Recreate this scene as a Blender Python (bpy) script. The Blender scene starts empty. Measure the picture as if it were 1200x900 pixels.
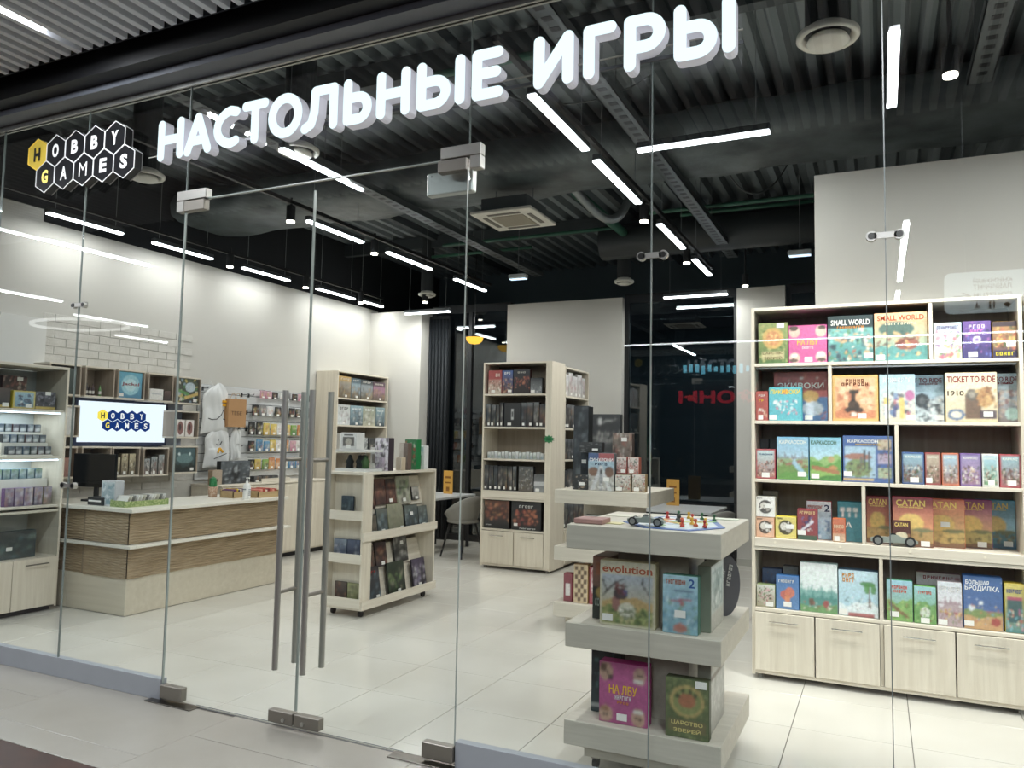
import bpy, math, random
import numpy as np
from mathutils import Vector, Matrix
R = math.radians
scn = bpy.context.scene
COL = scn.collection
random.seed(7)

# ------------------------------------------------------------------ camera
YAW, PITCH, ROLL, FPX = -0.44348638, 0.0714073, 0.01923739, 906.17
fw = Vector((math.sin(YAW)*math.cos(PITCH), math.cos(YAW)*math.cos(PITCH), math.sin(PITCH)))
rt = Vector((math.cos(YAW), -math.sin(YAW), 0)); up = rt.cross(fw)
rt2 = rt*math.cos(ROLL)+up*math.sin(ROLL); up2 = up*math.cos(ROLL)-rt*math.sin(ROLL)
cd = bpy.data.cameras.new('camera'); cam = bpy.data.objects.new('camera', cd); COL.objects.link(cam)
cam.matrix_world = Matrix(((rt2.x, up2.x, -fw.x, 0), (rt2.y, up2.y, -fw.y, 0), (rt2.z, up2.z, -fw.z, 1.55), (0, 0, 0, 1)))
cd.sensor_width = 36; cd.lens = FPX*36/1200; cd.clip_start = 0.05; cd.clip_end = 200
scn.camera = cam
# ------------------------------------------------------------------ world, exposure
w = bpy.data.worlds.new('world'); scn.world = w; w.use_nodes = True
w.node_tree.nodes['Background'].inputs[0].default_value = (0.10, 0.12, 0.15, 1)
w.node_tree.nodes['Background'].inputs[1].default_value = 0.25
vs = scn.view_settings
vs.view_transform = 'Standard'; vs.look = 'None'; vs.exposure = 0.0; vs.gamma = 1; vs.use_curve_mapping = False
scn.cycles.max_bounces = 8; scn.cycles.diffuse_bounces = 3; scn.cycles.glossy_bounces = 4
scn.cycles.transparent_max_bounces = 16; scn.cycles.transmission_bounces = 6
scn.cycles.caustics_reflective = False; scn.cycles.caustics_refractive = False
scn.cycles.sample_clamp_indirect = 4; scn.cycles.use_light_tree = True
TUBE_E, CORR_E, AREA_W, CORR_W = 12.0, 24.0, 16.5, 48.0

def area(loc, sx, sy, watt, col=(1, .98, .95), rot=(0, 0, 0)):
    l = bpy.data.lights.new('lamp_light', 'AREA'); l.shape = 'RECTANGLE'; l.size = sx; l.size_y = sy
    l.energy = watt; l.color = col
    o = bpy.data.objects.new('lamp_light', l); COL.objects.link(o); o.location = loc; o.rotation_euler = rot
    return o

# ------------------------------------------------------------------ helpers
def lin(c):
    if isinstance(c, str):
        c = c.lstrip('#')
        if len(c) == 3: c = ''.join(x+x for x in c)
        c = tuple(int(c[i:i+2], 16)/255 for i in (0, 2, 4))
    return tuple(x/12.92 if x <= .04045 else ((x+.055)/1.055)**2.4 for x in c)
MC = {}
def mat(hexc, rough=.5, metal=0, emit=0, spec=.5, key=None, bump=0, coat=0):
    k = (hexc, rough, metal, emit, spec, bump, coat)
    if k in MC: return MC[k]
    m = bpy.data.materials.new('mat_%d' % len(MC)); m.use_nodes = True
    b = m.node_tree.nodes['Principled BSDF']; c = lin(hexc)+(1,)
    b.inputs['Base Color'].default_value = c; b.inputs['Roughness'].default_value = rough
    b.inputs['Metallic'].default_value = metal; b.inputs['Specular IOR Level'].default_value = spec
    if coat: b.inputs['Coat Weight'].default_value = coat
    if emit:
        b.inputs['Emission Color'].default_value = c; b.inputs['Emission Strength'].default_value = emit
    MC[k] = m
    if not emit:
        nt = m.node_tree; n = nt.nodes.new('ShaderNodeTexNoise'); n.inputs['Scale'].default_value = 9
        tc = nt.nodes.new('ShaderNodeTexCoord'); nt.links.new(tc.outputs['Object'], n.inputs['Vector'])
        mr = nt.nodes.new('ShaderNodeMapRange'); mr.inputs['To Min'].default_value = .94; mr.inputs['To Max'].default_value = 1.05
        nt.links.new(n.outputs['Fac'], mr.inputs['Value'])
        mx = nt.nodes.new('ShaderNodeVectorMath'); mx.operation = 'SCALE'; mx.inputs[0].default_value = c[:3]
        nt.links.new(mr.outputs[0], mx.inputs['Scale']); nt.links.new(mx.outputs[0], b.inputs['Base Color'])
        if bump:
            bp = nt.nodes.new('ShaderNodeBump'); bp.inputs['Strength'].default_value = bump; bp.inputs['Distance'].default_value = .01
            n2 = nt.nodes.new('ShaderNodeTexNoise'); n2.inputs['Scale'].default_value = 35
            nt.links.new(tc.outputs['Object'], n2.inputs['Vector'])
            nt.links.new(n2.outputs['Fac'], bp.inputs['Height']); nt.links.new(bp.outputs[0], b.inputs['Normal'])
    return m
def emis(hexc, s):
    k = ('E', hexc, s)
    if k in MC: return MC[k]
    m = bpy.data.materials.new('lamp_%d' % len(MC)); m.use_nodes = True; nt = m.node_tree; nt.nodes.clear()
    e = nt.nodes.new('ShaderNodeEmission'); e.inputs[0].default_value = lin(hexc)+(1,); e.inputs[1].default_value = s
    o = nt.nodes.new('ShaderNodeOutputMaterial'); nt.links.new(e.outputs[0], o.inputs[0]); MC[k] = m
    return m
def wood(c1, c2, axis, rough=.45, sc=14, name='wood'):
    k = ('W', c1, c2, axis, sc)
    if k in MC: return MC[k]
    m = bpy.data.materials.new(name); m.use_nodes = True; nt = m.node_tree; b = nt.nodes['Principled BSDF']
    tc = nt.nodes.new('ShaderNodeTexCoord'); mp = nt.nodes.new('ShaderNodeMapping')
    s = [sc]*3; s[axis] = sc*.05; mp.inputs['Scale'].default_value = s
    n = nt.nodes.new('ShaderNodeTexNoise'); n.inputs['Scale'].default_value = 2.2; n.inputs['Detail'].default_value = 6; n.inputs['Roughness'].default_value = .65
    r = nt.nodes.new('ShaderNodeValToRGB'); r.color_ramp.elements[0].position = .3; r.color_ramp.elements[1].position = .72
    r.color_ramp.elements[0].color = lin(c1)+(1,); r.color_ramp.elements[1].color = lin(c2)+(1,)
    nt.links.new(tc.outputs['Object'], mp.inputs[0]); nt.links.new(mp.outputs[0], n.inputs['Vector'])
    nt.links.new(n.outputs['Fac'], r.inputs[0]); nt.links.new(r.outputs[0], b.inputs['Base Color'])
    b.inputs['Roughness'].default_value = rough
    MC[k] = m
    return m
def noisemat(name, c1, c2, scale, rough, bump=0, bscale=30, r2=None, spec=.5):
    m = bpy.data.materials.new(name); m.use_nodes = True; nt = m.node_tree; b = nt.nodes['Principled BSDF']
    tc = nt.nodes.new('ShaderNodeTexCoord'); n = nt.nodes.new('ShaderNodeTexNoise'); n.inputs['Scale'].default_value = scale
    n.inputs['Detail'].default_value = 5
    r = nt.nodes.new('ShaderNodeValToRGB'); r.color_ramp.elements[0].position = .35; r.color_ramp.elements[1].position = .68
    r.color_ramp.elements[0].color = lin(c1)+(1,); r.color_ramp.elements[1].color = lin(c2)+(1,)
    geo = nt.nodes.new('ShaderNodeNewGeometry')
    nt.links.new(geo.outputs['Position'], n.inputs['Vector']); nt.links.new(n.outputs['Fac'], r.inputs[0]); nt.links.new(r.outputs[0], b.inputs['Base Color'])
    b.inputs['Roughness'].default_value = rough; b.inputs['Specular IOR Level'].default_value = spec
    if bump:
        n2 = nt.nodes.new('ShaderNodeTexNoise'); n2.inputs['Scale'].default_value = bscale; n2.inputs['Detail'].default_value = 4
        nt.links.new(geo.outputs['Position'], n2.inputs['Vector'])
        bp = nt.nodes.new('ShaderNodeBump'); bp.inputs['Strength'].default_value = bump; bp.inputs['Distance'].default_value = .02
        nt.links.new(n2.outputs['Fac'], bp.inputs['Height']); nt.links.new(bp.outputs[0], b.inputs['Normal'])
    return m
def glassmat(name, base, k, tint):
    m = bpy.data.materials.new(name); m.use_nodes = True; nt = m.node_tree; nt.nodes.clear()
    lw = nt.nodes.new('ShaderNodeLayerWeight'); lw.inputs['Blend'].default_value = .5
    p = nt.nodes.new('ShaderNodeMath'); p.operation = 'POWER'; p.inputs[1].default_value = 5; nt.links.new(lw.outputs['Facing'], p.inputs[0])
    ma = nt.nodes.new('ShaderNodeMath'); ma.operation = 'MULTIPLY_ADD'; ma.inputs[1].default_value = k; ma.inputs[2].default_value = base
    nt.links.new(p.outputs[0], ma.inputs[0])
    t = nt.nodes.new('ShaderNodeBsdfTransparent'); t.inputs[0].default_value = tint+(1,)
    g = nt.nodes.new('ShaderNodeBsdfGlossy'); g.inputs['Roughness'].default_value = 0.0; g.inputs[0].default_value = (1, 1, 1, 1)
    mx = nt.nodes.new('ShaderNodeMixShader'); nt.links.new(ma.outputs[0], mx.inputs[0]); nt.links.new(t.outputs[0], mx.inputs[1]); nt.links.new(g.outputs[0], mx.inputs[2])
    o = nt.nodes.new('ShaderNodeOutputMaterial'); nt.links.new(mx.outputs[0], o.inputs[0])
    return m

class MB:
    def __init__(s): s.v = []; s.f = []
    def add(s, vs, fs):
        k = len(s.v); s.v += [tuple(p) for p in vs]; s.f += [tuple(i+k for i in f) for f in fs]; return s
    def box(s, x0, x1, y0, y1, z0, z1):
        return s.add([(x0, y0, z0), (x1, y0, z0), (x1, y1, z0), (x0, y1, z0), (x0, y0, z1), (x1, y0, z1), (x1, y1, z1), (x0, y1, z1)],
                     [(0, 3, 2, 1), (4, 5, 6, 7), (0, 1, 5, 4), (1, 2, 6, 5), (2, 3, 7, 6), (3, 0, 4, 7)])
    def bbox(s, x0, x1, y0, y1, z0, z1, b=.003):
        # box with chamfered edges along all twelve edges
        P = []; F = []
        for sx in (0, 1):
            for sy in (0, 1):
                for sz in (0, 1):
                    X = (x0, x1)[sx]; Y = (y0, y1)[sy]; Z = (z0, z1)[sz]; dx = b*(1-2*sx); dy = b*(1-2*sy); dz = b*(1-2*sz)
                    P += [(X, Y+dy, Z+dz), (X+dx, Y, Z+dz), (X+dx, Y+dy, Z)]
        I = lambda sx, sy, sz, a: (sx*4+sy*2+sz)*3+a
        F += [(I(0,0,0,0), I(0,0,1,0), I(0,1,1,0), I(0,1,0,0)), (I(1,0,0,0), I(1,1,0,0), I(1,1,1,0), I(1,0,1,0)),
              (I(0,0,0,1), I(1,0,0,1), I(1,0,1,1), I(0,0,1,1)), (I(0,1,0,1), I(0,1,1,1), I(1,1,1,1), I(1,1,0,1)),
              (I(0,0,0,2), I(0,1,0,2), I(1,1,0,2), I(1,0,0,2)), (I(0,0,1,2), I(1,0,1,2), I(1,1,1,2), I(0,1,1,2))]
        for sx in (0, 1):
            for sy in (0, 1):
                a = (I(sx,sy,0,0), I(sx,sy,0,1), I(sx,sy,1,1), I(sx,sy,1,0)); F.append(a if sx == sy else a[::-1])
            for sz in (0, 1):
                a = (I(sx,0,sz,0), I(sx,1,sz,0), I(sx,1,sz,2), I(sx,0,sz,2)); F.append(a if sx != sz else a[::-1])
        for sy in (0, 1):
            for sz in (0, 1):
                a = (I(0,sy,sz,1), I(1,sy,sz,1), I(1,sy,sz,2), I(0,sy,sz,2)); F.append(a if sy == sz else a[::-1])
        for sx in (0, 1):
            for sy in (0, 1):
                for sz in (0, 1):
                    a = (I(sx,sy,sz,0), I(sx,sy,sz,1), I(sx,sy,sz,2)); F.append(a if (sx+sy+sz) % 2 else a[::-1])
        return s.add(P, F)
    def tube(s, p0, p1, r, n=10, r1=None, caps=True):
        p0 = Vector(p0); p1 = Vector(p1); d = (p1-p0).normalized(); a = d.orthogonal().normalized(); b = d.cross(a)
        r1 = r if r1 is None else r1; vs = []
        for p, q in ((p0, r), (p1, r1)):
            for i in range(n):
                t = 2*math.pi*i/n; vs.append(p+a*math.cos(t)*q+b*math.sin(t)*q)
        fs = [(i, (i+1) % n, n+(i+1) % n, n+i) for i in range(n)]
        if caps: fs += [tuple(range(n))[::-1], tuple(range(n, 2*n))]
        return s.add(vs, fs)
    def lathe(s, prof, c=(0, 0, 0), n=20):
        vs = []; m = len(prof)
        for i in range(n):
            t = 2*math.pi*i/n
            for r, z in prof: vs.append((c[0]+r*math.cos(t), c[1]+r*math.sin(t), c[2]+z))
        fs = [(i*m+j, ((i+1) % n)*m+j, ((i+1) % n)*m+j+1, i*m+j+1) for i in range(n) for j in range(m-1)]
        return s.add(vs, fs)
    def prism(s, poly, y0, y1):       # polygon in x,z extruded along y
        n = len(poly)
        vs = [(x, y0, z) for x, z in poly]+[(x, y1, z) for x, z in poly]
        return s.add(vs, [tuple(range(n)), tuple(range(n, 2*n))[::-1]]+[(i, n+i, n+(i+1) % n, (i+1) % n) for i in range(n)])
    def mesh(s, name, m, smooth=False):
        me = bpy.data.meshes.new(name); me.from_pydata(s.v, [], s.f); me.materials.append(m)
        if smooth: me.polygons.foreach_set('use_smooth', [True]*len(me.polygons))
        me.update(); return me
    def build(s, name, m, parent=None, smooth=False, loc=None, rz=None):
        return link(name, s.mesh(name, m, smooth), parent, loc, rz)
def link(name, me, parent=None, loc=None, rz=None):
    o = bpy.data.objects.new(name, me); COL.objects.link(o)
    if parent is not None: o.parent = parent
    if loc is not None: o.location = loc
    if rz is not None: o.rotation_euler = (0, 0, rz)
    return o
def thing(name, label, cat, loc=(0, 0, 0), rz=0, group=None):
    return tag(link(name, None, None, loc, rz), label, cat, group)
def tag(o, label, cat, group=None):
    o['label'] = label; o['category'] = cat
    if group: o['group'] = group
    return o
def struct(o): o['kind'] = 'structure'; return o
def stuff(o): o['kind'] = 'stuff'; return o
def recalc(o):
    import bmesh
    bm = bmesh.new(); bm.from_mesh(o.data); bmesh.ops.recalc_face_normals(bm, faces=bm.faces); bm.to_mesh(o.data); bm.free(); return o
ORD = ['first', 'second', 'third', 'fourth', 'fifth', 'sixth', 'seventh', 'eighth', 'ninth', 'tenth', 'eleventh', 'twelfth', 'thirteenth', 'fourteenth', 'fifteenth', 'sixteenth']

# ---- text
_fc = bpy.data.curves.new('text_source', 'FONT'); _fo = bpy.data.objects.new('text_source', _fc); COL.objects.link(_fo)
_tc = {}
def text_mesh(s, bold=.02, extrude=0):
    k = (s, bold, extrude)
    if k not in _tc:
        _fc.body = s; _fc.align_x = 'CENTER'; _fc.align_y = 'CENTER'; _fc.offset = bold; _fc.extrude = extrude; _fc.resolution_u = 3
        _fo.data = _fc; bpy.context.view_layer.update()
        dg = bpy.context.evaluated_depsgraph_get(); me = bpy.data.meshes.new_from_object(_fo.evaluated_get(dg), depsgraph=dg)
        n = len(me.vertices); co = np.empty(n*3, 'f'); me.vertices.foreach_get('co', co); co = co.reshape(-1, 3)
        if n:
            mn = co.min(0); mx = co.max(0); co -= (mn+mx)/2; co[:, 2] = co[:, 2]
            me.vertices.foreach_set('co', co.ravel())
            d = mx-mn
        else: d = (1, 1, 0)
        me.materials.clear(); _tc[k] = (me, float(d[0]), float(d[1]))
    return _tc[k]
def marks(n, parent, x, z, w, h, color, y, rot, name, m):
    # lettering too blurred to read: a row of small stroke marks
    r = random.Random(int(w*1e4)+n*7); q = MB(); c = w/n
    for i in range(n):
        x0 = -w/2+i*c+c*.12; x1 = x0+c*.70; t = c*.22; k = r.randrange(5)
        q.box(x0, x0+t, -.0003, .0003, -h/2, h/2)
        if k != 1: q.box(x1-t, x1, -.0003, .0003, -h/2 if k != 3 else 0, h/2)
        if k != 4: q.box(x0, x1, -.0003, .0003, h/2-h*.2, h/2)
        if k in (0, 2): q.box(x0, x1, -.0003, .0003, -h/2, -h/2+h*.2)
        if k in (3, 4): q.box(x0, x1, -.0003, .0003, -h*.1, h*.1)
    o = stuff(q.build(name, m or mat(color, .5), parent, False, (x, y, z))); o.rotation_euler = (0, -rot, 0); return o
def text(s, parent, x, z, w, h, color, y=-.0022, bold=.02, name='title', m=None, rot=0, flip=False, extrude=0):
    if s.startswith('~'): return marks(len(s)-1, parent, x, z, w, h, color, y, rot, name, m)
    me, dx, dy = text_mesh(s, bold, extrude)
    me = me.copy(); me.materials.append(m or mat(color, .5))
    o = link(name, me, parent); o.location = (x, y, z)
    o.rotation_euler = (R(90), 0, R(180) if flip else 0)
    if rot: o.rotation_euler = (Matrix.Rotation(R(180) if flip else 0, 3, 'Z') @ Matrix.Rotation(R(90), 3, 'X') @ Matrix.Rotation(rot, 3, 'Z')).to_euler()
    o.scale = (w/dx, h/dy, 1 if not extrude else 1)
    return o

# ---- printed covers: colours of the print stored per vertex of a fine grid
PM = bpy.data.materials.new('printed_card'); PM.use_nodes = True
_n = PM.node_tree; _a = _n.nodes.new('ShaderNodeAttribute'); _a.attribute_name = 'Col'
_n.links.new(_a.outputs['Color'], _n.nodes['Principled BSDF'].inputs['Base Color'])
_n.nodes['Principled BSDF'].inputs['Roughness'].default_value = .38
def L3(c): return np.array(lin(c))
def paint(U, V, ops, seed):
    rg = random.Random(seed); C = np.zeros(U.shape+(3,)); C[:] = .5
    def put(mask, c, al=.92): C[mask] = C[mask]*(1-al)+c*al
    for op in ops:
        k = op[0]
        if k == 'g':
            a, b = L3(op[1]), L3(op[2]); v0, v1 = (op[3], op[4]) if len(op) > 3 else (0, 1)
            t = np.clip((V-v0)/(v1-v0), 0, 1)[..., None]; mk = (V >= v0-1e-6) & (V <= v1+1e-6); C[mk] = (a*(1-t)+b*t)[mk]
        elif k == 'b': put((U >= op[1]) & (U <= op[3]) & (V >= op[2]) & (V <= op[4]), L3(op[5]))
        elif k == 'e': put(((U-op[1])/op[3])**2+((V-op[2])/op[4])**2 < 1, L3(op[5]))
        elif k == 'h':
            ph = rg.random()*6; put(V < op[1]+op[2]*np.sin(U*op[3]+ph)+op[2]*.5*np.sin(U*op[3]*2.7+ph*2), L3(op[4]))
        elif k == 'y':
            ph = rg.random(); s = np.abs(((U*op[2]+ph) % 1)-.5)*2; put((V < op[1]+op[3]*(1-s)*(.6+.4*np.sin(U*23+ph*9))) & (V > op[1]-.02), L3(op[4]))
        elif k == 's':
            n, pal, u0, v0, u1, v1, sz = op[1:8]
            sz = sz*.58
            for _ in range(int(n*2.6)):
                cu = u0+(u1-u0)*rg.random(); cv = v0+(v1-v0)*rg.random(); a = rg.random()*3.14; r1 = sz*(.5+rg.random()); r2 = r1*(.35+.6*rg.random())
                du = U-cu; dv = V-cv; x = du*math.cos(a)+dv*math.sin(a); y = dv*math.cos(a)-du*math.sin(a)
                put((x/r1)**2+(y/r2)**2 < 1, L3(pal[rg.randrange(len(pal))]), .78)
        elif k == 'f':       # frame
            put((U < op[1]) | (U > 1-op[1]) | (V < op[1]*.9) | (V > 1-op[1]*.9), L3(op[2]))
        elif k == 'l':       # thick line
            x0, y0, x1, y1, wd = op[1:6]; dx, dy = x1-x0, y1-y0; q = dx*dx+dy*dy
            t = np.clip(((U-x0)*dx+(V-y0)*dy)/q, 0, 1); put((U-x0-t*dx)**2+(V-y0-t*dy)**2 < wd*wd, L3(op[6]))
    P_ = np.pad(C, ((1, 1), (1, 1), (0, 0)), 'edge'); C = .4*C+.15*(P_[:-2, 1:-1]+P_[2:, 1:-1]+P_[1:-1, :-2]+P_[1:-1, 2:])
    ng = np.random.RandomState(seed); nz_ = ng.rand(*U.shape)
    nz_ = (nz_+np.roll(nz_, 1, 0)+np.roll(nz_, 1, 1))/3; C = C*(.80+.40*nz_)[..., None]
    C = C*(1+.10*(ng.rand(*U.shape)[..., None]-.5)*np.array([1, -.4, .8]))
    lum = C.mean(-1, keepdims=True); C = lum+(C-lum)*.70; C = np.clip(C*.97+.02, 0, 1)
    return C
def cover_mesh(name, w_, h_, ops, seed, res=None, y=0.0, x0=None, z0=0):
    if res is None: res = max(w_, h_)/46
    nx = max(5, min(62, int(w_/res)+1)); nz = max(6, min(66, int(h_/res)+1))
    u = np.linspace(0, 1, nx); v = np.linspace(0, 1, nz); U, V = np.meshgrid(u, v)
    X = (x0 if x0 is not None else -w_/2)+U*w_; Z = z0+V*h_
    co = np.stack([X, np.full_like(X, y), Z], -1).reshape(-1, 3)
    ii = np.arange(nx*nz).reshape(nz, nx); F = np.stack([ii[:-1, :-1], ii[:-1, 1:], ii[1:, 1:], ii[1:, :-1]], -1).reshape(-1, 4)
    me = bpy.data.meshes.new(name); me.from_pydata(co.tolist(), [], F.tolist())
    C = paint(U, V, ops, seed).reshape(-1, 3); at = me.color_attributes.new('Col', 'FLOAT_COLOR', 'POINT')
    at.data.foreach_set('color', np.concatenate([C, np.ones((len(C), 1))], 1).astype('f').ravel())
    me.materials.append(PM); return me
_seed = [100]
def gbox(label, a, b, z, h, P, mode='y', depth=.07, side='888', ops=None, title=None, tagp='auto', group=None, name='game_box', cat='game box', res=None, yaw=0, tilt=0, pattern_side=False):
    """a box with printed front; mode 'y' faces -Y, 'x' faces +X; a..b is its extent along the shelf"""
    _seed[0] += 1; sd = _seed[0]; rg = random.Random(sd)
    wd = b-a-.003; c = (a+b)/2
    loc = (c, P, z) if mode == 'y' else (P, c, z); rz = (0 if mode == 'y' else R(90))+yaw
    me = MB().bbox(-wd/2, wd/2, 0, depth, 0, h, min(.004, wd*.06)).mesh(name, mat(side, .45))
    o = link(name, me, None, loc); o.rotation_euler = (tilt, 0, rz)
    tag(o, label, cat, group)
    link('cover', cover_mesh('cover', wd-.004, h-.004, ops or [('g', side, side)], sd, res, -.0012, None, .002), o)
    if title:
        for t in title:      # (string, cx, cz, width, height, colour) in fractions of the cover
            s, tx, tz, tw, th, tcx = t[:6]
            text(s, o, (tx-.5)*wd, tz*h, tw*wd, th*h, tcx, rot=t[6] if len(t) > 6 else 0)
    if tagp == 'auto': tagp = (.2+.6*rg.random(), .06) if rg.random() < .8 else None
    if tagp:
        tw, th = (min(.05, wd*.4), min(.032, h*.2)); x = (tagp[0]-.5)*wd; x = max(-wd/2+tw/2+.002, min(wd/2-tw/2-.002, x)); zz = max(.004, tagp[1]*h)
        MB().box(x-tw/2, x+tw/2, -.0032, -.0022, zz, zz+th).build('price_tag', mat('f2f1ec', .5), o)
    return o

# ------------------------------------------------------------------ materials
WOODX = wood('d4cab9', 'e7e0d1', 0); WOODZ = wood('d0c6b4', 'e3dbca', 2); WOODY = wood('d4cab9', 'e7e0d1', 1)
WOODB = wood('9a8d7e', 'b0a393', 2)  # browner wood; darkness of shelf backs is mostly shade put into its colour
ISL = wood('c2bbad', 'd6cfc1', 0, sc=16); ISLY = wood('c2bbad', 'd6cfc1', 1, sc=16)
TILE = noisemat('porcelain_tile', 'cfcbc1', 'dbd8cf', 1.3, .16, .03, 3)
CTILE = noisemat('corridor_tile', '9b978e', 'a7a39a', 1.3, .22, .03, 3)
GROUT = mat('67635b', .8)
WALL = noisemat('plaster', 'c9c7c0', 'cfcdc7', .8, .75, .04, 60)
BRICK = noisemat('white_brick', 'cbc9c2', 'd8d6d0', 9, .7, .25, 55)
BLK = mat('15171a', .45); BLKM = mat('1c1e21', .6); GREY = mat('6f7276', .4)
STEEL = mat('b8b6b0', .38, .75); DSTEEL = mat('8f8a82', .42, .7)
GLASS = glassmat('pane_glass', .035, .6, (.965, .985, .98))
DGLASS = glassmat('night_glass', .09, .7, (.42, .50, .54))

# ------------------------------------------------------------------ floor and tiles
base = struct(MB().box(-9, 4, 3.335, 12.6, -.08, -.004).build('floor', GROUT))
tm = MB().bbox(0, .5895, 0, .5895, -.02, 0, .0012).mesh('tile', TILE)
for i in range(-13, 7):
    for j in range(-1, 13):
        x = -.456+.5935*i; y = 4.63+.5935*j-.5935*2
        if x < -7.4 or x > 3.1: continue
        if j < 0: continue
        o = link('tile', tm, base, (x, y, 0))
m2 = MB().bbox(0, .5895, 0, 4.63-.5935*2-3.34, -.02, 0, .0012).mesh('tile', TILE)
for i in range(-11, 6): link('tile', m2, base, (-.456+.5935*i, 3.34, 0))
cor = struct(MB().box(-12, 9, -9, 3.33, -.08, -.004).build('floor_corridor', GROUT))
ct = MB().bbox(0, 1.187, 0, .592, -.02, 0, .0012).mesh('tile', CTILE)
for i in range(-6, 5):
    x = -4.416+1.19*i; ys = [2.53, 3.006, 3.33] if i % 2 == 0 and False else ([2.53, 2.708, 3.304] if i % 2 == 0 else [2.53, 3.006, 3.33])
    for y0, y1 in zip(ys[:-1], ys[1:]):
        if y1-y0 > .04: MB().bbox(x+.0015, x+1.1885, y0+.0015, y1-.0015, -.02, 0, .0012).build('tile', CTILE, cor)
MB().box(-12, 9, -9, 2.522, -.02, .001).build('dark_paving', noisemat('brown_floor', '3a2620', '4a3028', 6, .4), cor)

# ------------------------------------------------------------------ walls
wl = struct(MB().box(-7.5, -7.33, 4.72, 10.3, 0, 3.58).box(-7.5, -7.33, 3.33, 4.72, 0, 3.70).build('wall_left', WALL))
struct(MB().box(-7.33, -7.24, 3.34, 4.76, 0, 2.62).build('wall_pilaster', mat('e6e6e2', .7)))
# bricks on the wall behind the cubes
bm_ = [MB().bbox(0, .008, 0, .234, 0, .075, .002).mesh('brick', BRICK) for _ in range(1)][0]
bh = MB().bbox(0, .008, 0, .114, 0, .075, .002).mesh('brick', BRICK)
rb = random.Random(3); nb = 0
for r in range(22):
    z = .92+r*.081; y = 4.78+(.12 if r % 2 else 0)
    if r % 2: link('brick', bh, wl, (-7.332+rb.random()*.003, 4.78, z)); y = 4.90
    while y < 6.62-.20:
        link('brick', bm_, wl, (-7.332+rb.random()*.004, y+.001, z+rb.random()*.002)); y += .242
struct(MB().box(-7.5, -6.38, 10.12, 10.62, 0, 3.52).build('wall_back', WALL))
struct(MB().box(-5.0, -3.22, 10.32, 10.75, 0, 3.56).build('wall_back_middle', WALL))
struct(MB().box(-1.66, -1.06, 10.30, 10.75, 0, 3.58).build('wall_back_right', WALL))
struct(MB().box(-.40, 3.2, 5.885, 6.15, 0, 3.5).build('wall_partition', WALL))
struct(MB().box(3.0, 3.2, 3.34, 5.885, 0, 4.6).build('wall_right', WALL))
struct(MB().box(-7.6, -7.5, 3.3, 12.6, 0, 4.6).build('wall_left_upper', mat('1d2023', .8)))
# added dim room behind the windows, lit to stand in for the corridor's reflection
struct(MB().box(-7.5, 3.2, 12.5, 12.6, 0, 4.6).build('wall_far', mat('5d6a70', .8)))
area((-5.6, 11.4, 3.4), 1.2, .1, 5); area((-2.4, 11.4, 3.4), 1.4, .1, 6); area((1.0, 11.4, 3.4), 1.4, .1, 5)  # no fixtures here; lamps added to lift the view through the dark glass
struct(MB().box(3.1, 3.2, 6.15, 12.5, 0, 4.6).build('wall_far_right', mat('24282a', .8)))
for nm, x0, x1, n in (('window_1', -6.38, -5.0, 2), ('window_2', -3.22, -1.66, 1), ('window_3', -1.06, 3.1, 3)):
    f = MB(); f.box(x0, x1, 10.44, 10.52, 0, .09).box(x0, x1, 10.44, 10.52, 3.5, 3.62)
    for i in range(n+1):
        x = x0+(x1-x0-.06)*i/n; f.box(x, x+.06, 10.44, 10.52, .09, 3.5)
    o = struct(f.build(nm, mat('14171a', .5)))
    MB().box(x0+.01, x1-.01, 10.475, 10.485, .09, 3.5).build('pane', DGLASS, o)
o = struct(MB().box(-6.38, -6.02, 10.36, 10.42, 0, 3.45).build('trim_1', mat('0d1216', .6)))
for i in range(6): MB().tube((-6.35+i*.06, 10.35, .03), (-6.35+i*.06, 10.35, 3.4), .022, 8).build('curtain_fold', mat('10161c', .7), o, True)
for nm, a in (('baseboard_back', (-7.33, -6.37, 10.10, 10.12)), ('baseboard_middle', (-5.0, -3.22, 10.30, 10.32)), ('baseboard_right', (-1.66, -1.06, 10.28, 10.30))):
    struct(MB().box(*a, 0, .09).build(nm, mat('b9b8b0', .5)))

# ------------------------------------------------------------------ ceiling
prof = []; x = -7.5
while x < 3.2:
    prof += [(x, 4.62), (x+.03, 4.54), (x+.10, 4.54), (x+.13, 4.62)]; x += .2
v = [(a, y, z) for y in (3.3, 12.6) for a, z in prof]; n = len(prof)
dk = MB().add(v, [(i, i+1, n+i+1, n+i) for i in range(n-1)]).box(-7.6, 3.3, 3.3, 12.6, 4.66, 4.72)
struct(dk.build('ceiling', mat('757d80', .55)))
cb = MB()
for y in (3.75, 4.9, 7.9, 9.6): cb.box(-7.5, 3.1, y, y+.09, 4.34, 4.52)
for x in (-5.9, -2.9, .6): cb.box(x, x+.08, 3.35, 12.4, 4.44, 4.535)
struct(cb.build('ceiling_beam', mat('3c4245', .6)))
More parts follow.
